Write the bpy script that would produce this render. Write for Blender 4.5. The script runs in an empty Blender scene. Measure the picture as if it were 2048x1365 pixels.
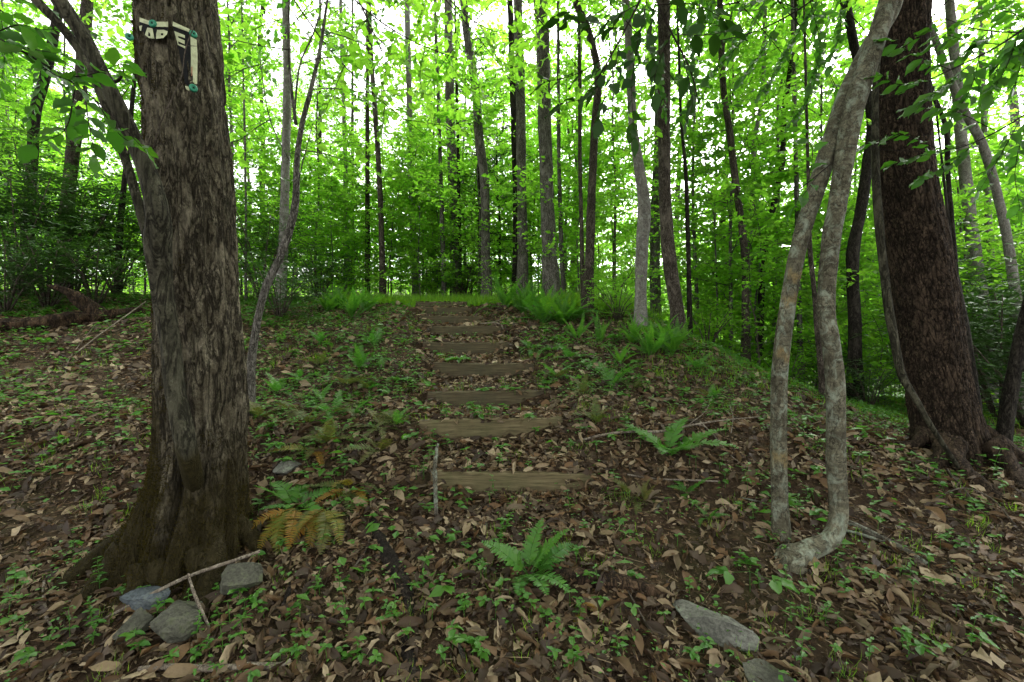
import bpy, math, random
import numpy as np
from mathutils import Vector, Matrix
from mathutils.geometry import tessellate_polygon

R = math.radians
random.seed(7)
RNG = np.random.default_rng(11)
SC = bpy.context.scene
COL = SC.collection

# ------------------------------------------------------------------ camera, sky, sun, exposure
CAM_Z = 1.6
FPX = 910.0                       # focal length in photo pixels (2048 wide)
cam = bpy.data.cameras.new('camera')
cam.lens = 16.0; cam.sensor_width = 36.0; cam.clip_end = 3000; cam.clip_start = 0.05
camo = bpy.data.objects.new('camera', cam); COL.objects.link(camo)
camo.location = (0, 0, CAM_Z); camo.rotation_euler = (R(90), 0, 0)
SC.camera = camo

SUN_EL, SUN_ROT = 46.0, 30.0      # high, beyond the scene, a little to the right
w = bpy.data.worlds.new('World'); SC.world = w; w.use_nodes = True
nt = w.node_tree; nt.nodes.clear()
o_ = nt.nodes.new('ShaderNodeOutputWorld'); bg = nt.nodes.new('ShaderNodeBackground')
sky = nt.nodes.new('ShaderNodeTexSky'); sky.sky_type = 'NISHITA'; sky.sun_disc = False
sky.sun_elevation = R(SUN_EL); sky.sun_rotation = R(SUN_ROT); sky.air_density = 1.0; sky.dust_density = 3.0
hs = nt.nodes.new('ShaderNodeHueSaturation'); hs.inputs['Saturation'].default_value = 0.02   # thin overcast
nt.links.new(sky.outputs[0], hs.inputs['Color']); nt.links.new(hs.outputs[0], bg.inputs[0])
bg.inputs[1].default_value = 0.15
nt.links.new(bg.outputs[0], o_.inputs[0])
sl = bpy.data.lights.new('sun', 'SUN'); sl.energy = 1.5; sl.angle = R(25); sl.color = (1, .96, .9)
so = bpy.data.objects.new('sun', sl); COL.objects.link(so); so.location = (0, 0, 30)
sd = Vector((math.sin(R(SUN_ROT)) * math.cos(R(SUN_EL)), math.cos(R(SUN_ROT)) * math.cos(R(SUN_EL)), math.sin(R(SUN_EL))))
so.rotation_euler = sd.to_track_quat('Z', 'Y').to_euler()
SC.view_settings.view_transform = 'Standard'; SC.view_settings.look = 'None'
SC.view_settings.gamma = 1.0; SC.view_settings.exposure = 2.6
try: SC.view_settings.use_curve_mapping = False
except Exception: pass
SC.render.engine = 'CYCLES'
cy = SC.cycles
cy.max_bounces = 12; cy.diffuse_bounces = 6; cy.glossy_bounces = 2; cy.transmission_bounces = 9; cy.transparent_max_bounces = 4
cy.use_denoising = True
cy.caustics_reflective = False; cy.caustics_refractive = False
cy.sample_clamp_indirect = 6.0

# ------------------------------------------------------------------ numeric helpers
def _hash(ix, iy, iz):
    h = (ix.astype(np.int64) * 374761393 + iy.astype(np.int64) * 668265263 + iz.astype(np.int64) * 2147483647) & 0xffffffff
    h = ((h ^ (h >> 13)) * 1274126177) & 0xffffffff
    h = (h ^ (h >> 16)) & 0xffffffff
    h = (h * 2246822519) & 0xffffffff
    return ((h ^ (h >> 15)) & 0xffffff) / float(0xffffff)

def vnoise(p):
    p = np.asarray(p, float); i = np.floor(p); f = p - i; u = f * f * (3 - 2 * f); i = i.astype(np.int64)
    r = 0
    for dx in (0, 1):
        for dy in (0, 1):
            for dz in (0, 1):
                wgt = (u[:, 0] if dx else 1 - u[:, 0]) * (u[:, 1] if dy else 1 - u[:, 1]) * (u[:, 2] if dz else 1 - u[:, 2])
                r = r + wgt * _hash(i[:, 0] + dx, i[:, 1] + dy, i[:, 2] + dz)
    return r * 2 - 1

def fbm(p, o=4):
    p = np.asarray(p, float); a = 1.0; r = 0
    for k in range(o):
        r = r + a * vnoise(p + 17.3 * k); p = p * 2.03; a *= .5
    return r

def worley(u, v, wrap):
    """F2-F1 and cell id on a grid that wraps in u after `wrap` cells."""
    iu = np.floor(u); iv = np.floor(v); f1 = np.full(len(u), 9.); f2 = np.full(len(u), 9.); cid = np.zeros(len(u))
    for du in (-1, 0, 1):
        for dv in (-1, 0, 1):
            cu = iu + du; cv = iv + dv; cw = np.mod(cu, wrap)
            px = cu + _hash(cw, cv, cw * 0 + 3); py = cv + _hash(cw, cv, cw * 0 + 9)
            d = np.hypot(px - u, py - v); c = _hash(cw, cv, cw * 0 + 21)
            near = d < f1
            f2 = np.where(near, f1, np.minimum(f2, d)); cid = np.where(near, c, cid); f1 = np.where(near, d, f1)
    return f2 - f1, cid

def sstep(a, b, x):
    t = np.clip((x - a) / (b - a), 0, 1); return t * t * (3 - 2 * t)

def nrm(a):
    a = np.asarray(a, float); return a / np.maximum(np.linalg.norm(a, axis=-1, keepdims=True), 1e-9)

# ------------------------------------------------------------------ terrain
# (top-edge depth, top-edge height, x0, x1, yaw) of every timber of the stairway, relative to the camera
STEPS = [
    (3.36, -0.97, -.60, .62, 0.0), (3.86, -0.66, -.78, .43, 3.0), (4.66, -0.515, -.86, .33, 4.5), (5.32, -0.26, -.92, .26, 3.5),
    (5.95, -0.02, -1.16, .00, 3.0), (6.60, 0.22, -1.27, -.08, 3.0), (7.25, 0.40, -1.47, -.42, 0.5), (7.90, 0.585, -1.62, -.70, 0.5), (8.50, 0.73, -1.80, -.85, 0.0)]
CY = np.array([-30, -5, 0, 1, 2, 2.8, 3.3] + [s[0] for s in STEPS] + [9.5, 12, 20, 40, 80, 300])
CZ = np.array([-3.4, -2.2, -1.74, -1.66, -1.5, -1.28, -1.14] + [s[1] - .09 for s in STEPS] + [.76, .98, 1.4, 2.0, 5, 40])
RY = np.array([-30, 0, 2, 3, 4, 6, 8, 12, 20, 40, 80, 300])
RZ = np.array([-3.4, -1.76, -1.45, -1.2, -1.05, -1.0, -1.1, -1.5, -2.0, 0., 5, 40])
SY = np.array([s[0] for s in STEPS]); SZ = np.array([s[1] for s in STEPS])
SX = np.array([(s[2] + s[3]) / 2 for s in STEPS])

def h(x, y, fine=True):
    x = np.asarray(x, float); y = np.asarray(y, float)
    c = np.interp(y, CY, CZ) + .035 * np.clip(-x - 2.5, 0, 20) * sstep(2, 7, y)
    r = np.interp(y, RY, RZ)
    wr = sstep(1.9, 5.2, x)
    z = c * (1 - wr) + r * wr
    # treads of the stairway: level behind each timber, drop in front of it
    tread = np.full(z.shape, np.nan); idx = np.searchsorted(SY + .02, y) - 1
    lo = np.clip(idx, 0, len(SY) - 1); hi = np.clip(idx + 1, 0, len(SY) - 1)
    t = np.clip((y - SY[lo]) / np.maximum(SY[hi] - SY[lo], .01), 0, 1)
    tz = SZ[lo] - .012 + t * (SZ[hi] - np.where(hi >= 2, .168, .17) - SZ[lo] + .012)
    below = idx < 0
    tz = np.where(below, np.interp(y, [2.2, SY[0]], [-1.43, SZ[0] - .15]), tz)
    xc = np.interp(y, SY, SX)
    ms = (1 - sstep(.48, .82, np.abs(x - xc) + .05 * vnoise(np.stack([x * 4, y * 4, x * 0 + 3], -1).reshape(-1, 3)).reshape(z.shape))) * sstep(2.6, 3.3, y) * (1 - sstep(8.55, 9.2, y))
    z = z * (1 - ms) + tz * ms
    # banks either side of the stairs
    z = z + .07 * np.exp(-((np.abs(x - xc) - .95) / .3) ** 2) * sstep(3, 4.5, y) * (1 - sstep(8, 9, y))
    if fine:
        q = np.stack([x * .9, y * .9, x * 0], -1).reshape(-1, 3)
        n1 = fbm(q, 3).reshape(z.shape); n2 = vnoise(q * 7).reshape(z.shape)
        far = sstep(9, 25, np.hypot(x, y))
        z = z + (n1 * .05 + n2 * .012) * (1 - .75 * ms) + far * .35 * vnoise(q * .18).reshape(z.shape)
    return z + CAM_Z

def hz(x, y): return float(h(np.array([x]), np.array([y]))[0])

def W(px, py, d):
    return np.array([(px - 1024) / FPX * d, d, CAM_Z + (682.5 - py) / FPX * d])

def G(px, py):
    """Where the line of sight of a photo pixel meets the ground."""
    ds = np.concatenate([np.arange(1.0, 14, .02), np.arange(14, 60, .2)])
    x = (px - 1024) / FPX * ds; z = CAM_Z + (682.5 - py) / FPX * ds
    hh = h(x, ds); k = np.argmax(z < hh)
    if not (z < hh).any(): k = len(ds) - 1
    return np.array([x[k], ds[k], hh[k]])

# ------------------------------------------------------------------ mesh helpers
class MB:
    def __init__(s): s.v = []; s.q = []; s.t = []; s.a = {}; s.n = 0
    def add(s, V, quads=None, tris=None, **attrs):
        V = np.asarray(V, float); n = len(V)
        if quads is not None and len(quads): s.q.append(np.asarray(quads) + s.n)
        if tris is not None and len(tris): s.t.append(np.asarray(tris) + s.n)
        for k in set(list(s.a) + list(attrs)):
            if k not in s.a: s.a[k] = [np.zeros(s.n)] if s.n else []
            s.a[k].append(np.broadcast_to(np.asarray(attrs.get(k, 0.), float), (n,)))
        s.v.append(V); s.n += n
    def mesh(s, name, mat, smooth=True, origin=None):
        V = np.concatenate(s.v) if s.v else np.zeros((0, 3))
        if origin is not None: V = V - np.asarray(origin)
        q = np.concatenate(s.q) if s.q else np.zeros((0, 4), int); t = np.concatenate(s.t) if s.t else np.zeros((0, 3), int)
        me = bpy.data.meshes.new(name)
        me.vertices.add(len(V)); me.vertices.foreach_set('co', V.astype(np.float32).ravel())
        loops = np.concatenate([q.ravel(), t.ravel()]).astype(np.int32)
        me.loops.add(len(loops)); me.loops.foreach_set('vertex_index', loops)
        st = np.concatenate([np.arange(len(q)) * 4, len(q) * 4 + np.arange(len(t)) * 3]).astype(np.int32)
        me.polygons.add(len(st)); me.polygons.foreach_set('loop_start', st)
        me.polygons.foreach_set('use_smooth', np.full(len(st), smooth))
        for k, arrs in s.a.items():
            at = me.attributes.new(k, 'FLOAT', 'POINT'); at.data.foreach_set('value', np.concatenate(arrs).astype(np.float32))
        me.update(); me.validate()
        if mat: me.materials.append(mat)
        return me

def link(name, data, parent=None, loc=None):
    o = bpy.data.objects.new(name, data); COL.objects.link(o)
    if parent is not None: o.parent = parent
    if loc is not None: o.location = loc
    return o

def tag(o, label=None, cat=None, group=None, kind=None):
    if label: o['label'] = label
    if cat: o['category'] = cat
    if group: o['group'] = group
    if kind: o['kind'] = kind
    return o

def thing(name, loc, label, cat, group=None, rz=0, sc=1.0):
    o = link(name, None, None, loc); o.rotation_euler = (0, 0, rz)
    o.scale = (sc, sc, sc) if np.isscalar(sc) else sc
    o.empty_display_size = .1
    return tag(o, label, cat, group)

def spline(P, n, dense_z=None):
    P = np.asarray(P, float)
    if len(P) == 2: P = np.array([P[0], (P[0] + P[1]) / 2, P[1]])
    d = np.concatenate([[0], np.cumsum(np.maximum(np.linalg.norm(np.diff(P[:, :3], axis=0), axis=1), 1e-6))])
    m = np.zeros_like(P)
    m[1:-1] = (P[2:] - P[:-2]) / (d[2:] - d[:-2])[:, None]
    m[0] = (P[1] - P[0]) / (d[1] - d[0]); m[-1] = (P[-1] - P[-2]) / (d[-1] - d[-2])
    s = np.linspace(0, d[-1], n)
    if dense_z is not None and P[-1, 2] > dense_z:
        s1 = float(np.interp(dense_z, P[:, 2], d)); s = np.concatenate([np.linspace(0, s1, n - 14), np.linspace(s1, d[-1], 15)[1:]])
    k = np.clip(np.searchsorted(d, s, side='right') - 1, 0, len(P) - 2)
    L = (d[k + 1] - d[k])[:, None]; t = ((s - d[k])[:, None]) / L
    return ((2 * t**3 - 3 * t**2 + 1) * P[k] + (t**3 - 2 * t**2 + t) * L * m[k] + (-2 * t**3 + 3 * t**2) * P[k + 1] + (t**3 - t**2) * L * m[k + 1]), s

def tube(mb, P, seg=8, ring=12, disp=None, dense_z=None, **attrs):
    C, s = spline(P, ring, dense_z); r = np.maximum(C[:, 3], .0006)
    T = nrm(np.gradient(C[:, :3], axis=0)); ch = nrm(C[-1, :3] - C[0, :3])
    ref = np.eye(3)[np.argmin(np.abs(ch))] if abs(ch[2]) < .6 else np.array([0, 1., 0])
    B = nrm(np.cross(T, ref)); N = np.cross(B, T)
    u = np.arange(seg) / seg * 2 * np.pi
    U, S = np.meshgrid(u, s); RR = np.repeat(r[:, None], seg, 1)
    if disp is not None: RR = disp(U, S, RR, C)
    V = C[:, None, :3] + RR[..., None] * (np.cos(U)[..., None] * B[:, None] + np.sin(U)[..., None] * N[:, None])
    i = np.arange(ring - 1)[:, None] * seg; j = np.arange(seg)[None]; j2 = (j + 1) % seg
    F = np.stack([i + j, i + j2, i + seg + j2, i + seg + j], -1).reshape(-1, 4)
    n = ring * seg
    V = np.concatenate([V.reshape(-1, 3), C[:1, :3], C[-1:, :3]])
    t0 = np.stack([np.full(seg, n), (np.arange(seg) + 1) % seg, np.arange(seg)], 1)
    t1 = np.stack([np.full(seg, n + 1), (ring - 1) * seg + np.arange(seg), (ring - 1) * seg + (np.arange(seg) + 1) % seg], 1)
    at = {k: (np.concatenate([np.asarray(a(U, S, RR, C)).ravel(), [0, 0]]) if callable(a) else a) for k, a in attrs.items()}
    mb.add(V, F, np.concatenate([t0, t1]), **at)
    return C

def stamp(mb, tv, tf, O, X, Z, L, Wd, var, quad=False, H=None):
    """Copies of a small template: tv (x along, y across, z up), at O with axis X, normal ~Z."""
    O = np.asarray(O, float); n = len(O)
    if n == 0: return
    X = nrm(X); Y = nrm(np.cross(Z, X)); Zz = np.cross(X, Y)
    L = np.broadcast_to(L, (n,)); Wd = np.broadcast_to(Wd, (n,)); H = Wd if H is None else np.broadcast_to(H, (n,))
    V = (O[:, None] + tv[None, :, 0:1] * (X * L[:, None])[:, None] + tv[None, :, 1:2] * (Y * Wd[:, None])[:, None] + tv[None, :, 2:3] * (Zz * H[:, None])[:, None]).reshape(-1, 3)
    F = (np.asarray(tf)[None] + (np.arange(n) * len(tv))[:, None, None]).reshape(-1, 4 if quad else 3)
    mb.add(V, F if quad else None, None if quad else F, var=np.repeat(np.broadcast_to(var, (n,)), len(tv)))

# leaf templates
LEAF4 = (np.array([[0, 0, 0], [.42, .5, .10], [1, 0, -.12], [.42, -.5, .10]]), [[0, 2, 1], [0, 3, 2]])
LEAF8 = (np.array([[0, 0, 0], [.22, .36, .08], [.58, .48, .06], [1, 0, -.16], [.58, -.48, .06], [.22, -.36, .08], [.3, 0, -.02], [.65, 0, -.07]]),
         [[0, 6, 1], [1, 6, 2], [6, 7, 2], [7, 3, 2], [0, 5, 6], [5, 4, 6], [6, 4, 7], [7, 4, 3]])

def blade_grid(profile, nx, curl, bend, twist, seed, ny=3):
    """A leaf as an nx by ny grid: width profile, curl across, bend along."""
    rg = np.random.default_rng(seed); xs = np.linspace(0, 1, nx); ys = np.linspace(-1, 1, ny); V = []
    for i, x in enumerate(xs):
        wv = profile(x)
        for y in ys:
            a = y * curl; yy = wv * .5 * (math.sin(a) / curl if abs(curl) > 1e-3 else y)
            zz = wv * .5 * ((1 - math.cos(a)) / curl if abs(curl) > 1e-3 else 0)
            b = bend * x * x + twist * x * y * .5
            V.append([x * (1 - .25 * abs(bend) * x), yy + .05 * rg.normal() * (0 < i < nx - 1), zz + b + .06 * rg.normal()])
    F = [[i * ny + j, (i + 1) * ny + j, (i + 1) * ny + j + 1, i * ny + j + 1] for i in range(nx - 1) for j in range(ny - 1)]
    return np.array(V), F

oval = lambda x: max(.03, math.sin(math.pi * min(1, max(0, x)) ** .85) ** .8)
def lobed(x): return max(.04, (math.sin(math.pi * x ** .75)) ** .7 * (.62 + .42 * math.cos(x * 19.)))
def toothed(x): return max(.03, oval(x) * (1 + .10 * math.cos(x * 55)))

# ------------------------------------------------------------------ materials
def newmat(name):
    m = bpy.data.materials.new(name); m.use_nodes = True; t = m.node_tree; t.nodes.clear()
    return m, t
def N(t, typ, **kw):
    n = t.nodes.new(typ)
    for k, v in kw.items():
        if k.startswith('i_'): n.inputs[k[2:].replace('_', ' ')].default_value = v
        else: setattr(n, k, v)
    return n
def mixc(t, fac, a, b, mode='MIX'):
    n = t.nodes.new('ShaderNodeMix'); n.data_type = 'RGBA'; n.blend_type = mode
    for i, v in ((0, fac), (6, a), (7, b)):
        if hasattr(v, 'links'): t.links.new(v, n.inputs[i])
        else: n.inputs[i].default_value = v if not isinstance(v, tuple) else (*v, 1)
    return n.outputs[2]
def mathn(t, op, a, b=0.0, c=None, clamp=False):
    n = t.nodes.new('ShaderNodeMath'); n.operation = op; n.use_clamp = clamp
    for i, v in enumerate((a, b) if c is None else (a, b, c)):
        if hasattr(v, 'links'): t.links.new(v, n.inputs[i])
        else: n.inputs[i].default_value = v
    return n.outputs[0]
def ramp(t, fac, stops):
    n = t.nodes.new('ShaderNodeValToRGB'); e = n.color_ramp.elements
    while len(e) < len(stops): e.new(.5)
    for k, (p, c) in enumerate(stops):
        e[k].position = p; e[k].color = (*c, 1) if isinstance(c, tuple) else (c, c, c, 1)
    if fac is not None: t.links.new(fac, n.inputs[0])
    return n.outputs[0]
def coords(t, scale=(1, 1, 1), kind='Object'):
    c = t.nodes.new('ShaderNodeTexCoord'); m = t.nodes.new('ShaderNodeMapping'); m.inputs['Scale'].default_value = scale
    t.links.new(c.outputs[kind], m.inputs[0]); return m.outputs[0]
def noise(t, vec, scale, detail=5, rough=.6, dist=0):
    n = t.nodes.new('ShaderNodeTexNoise'); n.inputs['Scale'].default_value = scale; n.inputs['Detail'].default_value = detail
    n.inputs['Roughness'].default_value = rough; n.inputs['Distortion'].default_value = dist
    if vec is not None: t.links.new(vec, n.inputs['Vector'])
    return n.outputs[0]
def bump(t, height, strength=.5, dist=.02):
    b = t.nodes.new('ShaderNodeBump'); b.inputs['Strength'].default_value = strength; b.inputs['Distance'].default_value = dist
    t.links.new(height, b.inputs['Height']); return b.outputs[0]
def finish(t, color, rough=.8, spec=.2, normal=None, trans=None, tfac=.4):
    p = t.nodes.new('ShaderNodeBsdfPrincipled'); p.inputs['Specular IOR Level'].default_value = spec
    if hasattr(rough, 'links'): t.links.new(rough, p.inputs['Roughness'])
    else: p.inputs['Roughness'].default_value = rough
    if hasattr(color, 'links'): t.links.new(color, p.inputs['Base Color'])
    else: p.inputs['Base Color'].default_value = (*color, 1)
    if normal is not None: t.links.new(normal, p.inputs['Normal'])
    o = t.nodes.new('ShaderNodeOutputMaterial'); out = p.outputs[0]
    if trans is not None:
        tr = t.nodes.new('ShaderNodeBsdfTranslucent'); mx = t.nodes.new('ShaderNodeMixShader'); mx.inputs[0].default_value = tfac
        if hasattr(trans, 'links'): t.links.new(trans, tr.inputs[0])
        else: tr.inputs[0].default_value = (*trans, 1)
        t.links.new(out, mx.inputs[1]); t.links.new(tr.outputs[0], mx.inputs[2]); out = mx.outputs[0]
    t.links.new(out, o.inputs[0])

def attr(t, name):
    a = t.nodes.new('ShaderNodeAttribute'); a.attribute_name = name; return a.outputs['Fac']
def orand(t): return t.nodes.new('ShaderNodeObjectInfo').outputs['Random']

def leaf_mat(name, c1, c2, t1, t2, rough=.45, spec=.3, tfac=.5, ow=.45):
    m, t = newmat(name)
    f = mathn(t, 'ADD', mathn(t, 'MULTIPLY', attr(t, 'var'), 1 - ow), mathn(t, 'MULTIPLY', orand(t), ow))
    finish(t, mixc(t, f, c1, c2), rough, spec, None, mixc(t, f, t1, t2), tfac); return m

M = {}
M['leaf_bright'] = leaf_mat('leaf_bright', (.070, .155, .018), (.13, .22, .026), (.22, .58, .030), (.36, .69, .050), tfac=.68)
M['leaf_mid'] = leaf_mat('leaf_mid', (.052, .13, .018), (.10, .18, .022), (.17, .48, .025), (.30, .60, .035), tfac=.64)
M['leaf_dark'] = leaf_mat('leaf_dark', (.022, .060, .014), (.045, .095, .018), (.03, .10, .012), (.06, .15, .014), rough=.32, spec=.5, tfac=.3)
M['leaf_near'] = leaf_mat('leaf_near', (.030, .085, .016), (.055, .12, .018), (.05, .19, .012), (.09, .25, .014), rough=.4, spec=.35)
M['plant'] = leaf_mat('plant', (.040, .13, .020), (.075, .18, .018), (.06, .24, .02), (.12, .30, .018), rough=.4, tfac=.4)
M['fern'] = leaf_mat('fern', (.036, .125, .018), (.072, .175, .018), (.05, .22, .02), (.10, .28, .02), rough=.45, tfac=.4)
M['fern_bright'] = leaf_mat('fern_bright', (.042, .135, .022), (.075, .18, .02), (.09, .32, .02), (.17, .40, .02), rough=.45, tfac=.55)
M['fern_old'] = leaf_mat('fern_old', (.085, .13, .016), (.24, .10, .012), (.13, .17, .01), (.30, .12, .01), rough=.6, tfac=.4, ow=.6)
M['fern_dull'] = leaf_mat('fern_dull', (.045, .085, .018), (.10, .085, .022), (.07, .14, .012), (.14, .11, .02), rough=.6, tfac=.35)
M['grass'] = leaf_mat('grass', (.055, .16, .015), (.11, .22, .02), (.20, .50, .015), (.34, .56, .018), tfac=.55)
M['needle'] = leaf_mat('needle', (.05, .09, .04), (.08, .12, .05), (.06, .12, .03), (.09, .15, .04), tfac=.3)
M['moss'] = leaf_mat('moss', (.020, .015, .005), (.045, .036, .008), (.03, .025, .004), (.05, .042, .005), rough=.9, spec=.05, tfac=.3)

def dead_leaf_mat(single=False):
    m, t = newmat('dead_leaf')
    f = attr(t, 'var')
    if single:
        sp_ = t.nodes.new('ShaderNodeSeparateColor'); t.links.new(t.nodes.new('ShaderNodeObjectInfo').outputs['Color'], sp_.inputs[0]); f = sp_.outputs[0]
    c = ramp(t, f, [(0, (.018, .012, .007)), (.25, (.044, .029, .014)), (.44, (.088, .057, .027)), (.58, (.155, .086, .034)), (.70, (.105, .083, .050)), (.86, (.24, .175, .095)), (1, (.40, .32, .20))])
    v = noise(t, coords(t), 60, 3)
    c = mixc(t, mathn(t, 'MULTIPLY', v, .7), c, (.035, .022, .015))
    finish(t, c, .65, .25, bump(t, v, .3, .004), mixc(t, .3, c, (.3, .15, .06)), .15); return m
M['dead_leaf'] = dead_leaf_mat(); M['dead_leaf_single'] = dead_leaf_mat(True)

def bark_mat(name, dark, mid, light, zs=.25, sc=14, moss=None, lichen=None, bumpd=.012, band=0.0, patch=.8, crackw=.035):
    m, t = newmat(name)
    co = coords(t, (1, 1, zs)); n1 = noise(t, co, sc, 8, .7, .8); n2 = noise(t, coords(t), 4.5, 4); n3 = noise(t, coords(t, (1, 1, .7)), 85, 4, .75)
    fis = mathn(t, 'ABSOLUTE', mathn(t, 'SUBTRACT', noise(t, coords(t, (1, 1, zs * .8)), sc * 1.1, 4, .6, 1.2), .5))       # fissures
    np_ = noise(t, coords(t, (1, 1, .55)), 7, 5, .65, .5)                                                                   # weathered patches
    c = ramp(t, n1, [(.32, dark), (.50, mid), (.66, light)])
    c = mixc(t, mathn(t, 'MULTIPLY', ramp(t, np_, [(.38, 1.), (.56, 0.)]), patch), c, mixc(t, n3, dark, mid))
    c = mixc(t, ramp(t, n3, [(.40, .75), (.58, 0.)]), c, dark)
    c = mixc(t, ramp(t, fis, [(0., .95), (crackw, .6), (crackw * 2.2, 0.)]), c, tuple(v * .45 for v in dark))
    c = mixc(t, mathn(t, 'MULTIPLY', ramp(t, noise(t, coords(t, (1, 1, .4)), 5.5, 6, .7, .8), [(.52, 0.), (.64, .8)]), patch), c, mixc(t, n3, mid, light))
    if band:
        nb = noise(t, coords(t, (.6, .6, 7)), 6, 5, .6, .3)
        c = mixc(t, mathn(t, 'MULTIPLY', ramp(t, nb, [(.48, 0.), (.60, 1.)]), band), c, dark)
    if lichen:
        f = ramp(t, noise(t, coords(t, (1, 1, .8)), 13, 8, .72, .6), [(.50, 0.), (.66, .8)])
        c = mixc(t, f, c, mixc(t, n3, lichen, tuple(v * .55 for v in lichen)))
    if moss:
        a = mathn(t, 'ADD', attr(t, 'moss'), mathn(t, 'MULTIPLY', mathn(t, 'SUBTRACT', mathn(t, 'ADD', mathn(t, 'MULTIPLY', n2, .6), mathn(t, 'MULTIPLY', n1, .4)), .5), 1.5))
        f = ramp(t, a, [(.36, 0.), (.66, .94)])
        c = mixc(t, f, c, mixc(t, ramp(t, n3, [(.38, 0.), (.62, 1.)]), moss, tuple(v * 1.8 for v in moss)))
    oc = mathn(t, 'MULTIPLY', attr(t, 'ochre'), ramp(t, n3, [(.35, .1), (.6, .8)]))
    c = mixc(t, oc, c, (.17, .125, .055))
    cr = mixc(t, attr(t, 'crack'), c, tuple(v * .4 for v in dark))
    hg = mathn(t, 'ADD', mathn(t, 'ADD', n1, mathn(t, 'MULTIPLY', n3, .45)), mathn(t, 'MULTIPLY', ramp(t, fis, [(0., 0.), (crackw * 2, 1.)]), .6))
    finish(t, cr, .9, .1, bump(t, hg, .9, bumpd)); return m
M['bark_old'] = bark_mat('bark_old', (.026, .021, .013), (.102, .088, .058), (.245, .215, .155), .30, 17, moss=(.014, .011, .0035), bumpd=.016)
M['bark_hornbeam'] = bark_mat('bark_hornbeam', (.022, .020, .013), (.056, .053, .035), (.105, .10, .068), .3, 15, moss=(.016, .013, .004), bumpd=.012)
M['bark_lichen'] = bark_mat('bark_lichen', (.040, .036, .024), (.105, .097, .066), (.18, .17, .12), .9, 11, lichen=(.27, .31, .24), bumpd=.005, band=.6, patch=.5, crackw=.012)
M['bark_red'] = bark_mat('bark_red', (.015, .0105, .007), (.050, .035, .023), (.12, .084, .057), .5, 30, bumpd=.012, patch=.6)
M['bark_grey'] = bark_mat('bark_grey', (.070, .063, .052), (.18, .168, .142), (.33, .31, .275), .4, 30, bumpd=.018)
M['bark_brown'] = bark_mat('bark_brown', (.034, .027, .020), (.105, .087, .068), (.22, .19, .155), .4, 32, bumpd=.018)
M['bark_dark'] = bark_mat('bark_dark', (.012, .010, .008), (.034, .029, .022), (.075, .066, .052), .4, 26, bumpd=.014)
M['bark_pale'] = bark_mat('bark_pale', (.10, .092, .08), (.19, .175, .155), (.29, .275, .25), .6, 14, lichen=(.34, .36, .32), bumpd=.005, band=.4, patch=.5, crackw=.012)
M['twig'] = bark_mat('twig', (.035, .028, .021), (.085, .07, .054), (.17, .145, .12), .6, 25, bumpd=.003, crackw=.01)
M['twig_dark'] = bark_mat('twig_dark', (.012, .009, .007), (.025, .020, .015), (.045, .038, .03), .6, 25, bumpd=.003, crackw=.01)
M['stick_pale'] = bark_mat('stick_pale', (.09, .072, .054), (.19, .16, .125), (.31, .275, .225), .5, 25, bumpd=.004, crackw=.015)
M['stick_lichen'] = bark_mat('stick_lichen', (.04, .035, .027), (.10, .09, .068), (.16, .15, .115), .7, 25, lichen=(.28, .33, .26), bumpd=.006, crackw=.02)
M['rotten'] = bark_mat('rotten', (.016, .011, .007), (.055, .034, .020), (.15, .095, .055), .3, 18, bumpd=.02, crackw=.05)
M['rotten_black'] = bark_mat('rotten_black', (.012, .009, .007), (.032, .025, .019), (.065, .053, .042), .3, 22, bumpd=.012, crackw=.05)

def rock_mat(name, a, b, c3, lich):
    m, t = newmat(name); co = coords(t)
    n = noise(t, co, 7, 8, .65); n3 = noise(t, co, 70, 4, .7); ns = noise(t, coords(t, (1, 3, 6)), 9, 5)
    c = ramp(t, n, [(.3, a), (.52, b), (.72, c3)])
    c = mixc(t, ramp(t, n3, [(.42, 0.), (.62, .6)]), c, tuple(v * .35 for v in a))
    c = mixc(t, ramp(t, noise(t, co, 14, 6, .7), [(.54, 0.), (.62, .7)]), c, lich)
    finish(t, c, .85, .25, bump(t, mathn(t, 'ADD', n, mathn(t, 'MULTIPLY', mathn(t, 'ADD', n3, ns), .4)), .7, .012)); return m
M['rock_blue'] = rock_mat('rock_blue', (.035, .044, .050), (.072, .086, .094), (.125, .142, .150), (.085, .10, .088))
M['rock_green'] = rock_mat('rock_green', (.026, .026, .018), (.058, .058, .042), (.11, .11, .082), (.058, .066, .032))
M['rock_pale'] = rock_mat('rock_pale', (.055, .055, .045), (.115, .115, .095), (.19, .19, .165), (.15, .17, .125))

def wood_mat(name, k, g):
    m, t = newmat(name); r_ = orand(t)
    n = noise(t, coords(t, (1.2, 18, 26)), 3, 6, .6, .5); n2 = noise(t, coords(t), 2.5, 4); n3 = noise(t, coords(t), 60, 3)
    c = ramp(t, n, [(.32, (.050 * k, .038 * k, .019 * k)), (.52, (.115 * k, .092 * k, .046 * k)), (.70, (.175 * k, .145 * k, .080 * k))])
    c = mixc(t, ramp(t, n2, [(.45, 0.), (.70, .8)]), c, g)
    c = mixc(t, mathn(t, 'MULTIPLY', attr(t, 'soil'), ramp(t, n2, [(.2, .6), (.6, 1.)])), c, (.035, .024, .016))
    kn = t.nodes.new('ShaderNodeTexVoronoi'); kn.inputs['Scale'].default_value = 3.1; t.links.new(coords(t, (1, .6, 1.3)), kn.inputs['Vector'])
    c = mixc(t, ramp(t, kn.outputs[0], [(.03, .9), (.075, 0.)]), c, (.035, .022, .012))
    finish(t, c, .8, .2, bump(t, mathn(t, 'ADD', n, mathn(t, 'MULTIPLY', n3, .3)), .5, .006)); return m
M['timber_fresh'] = wood_mat('timber_fresh', .92, (.060, .060, .024))
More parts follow.
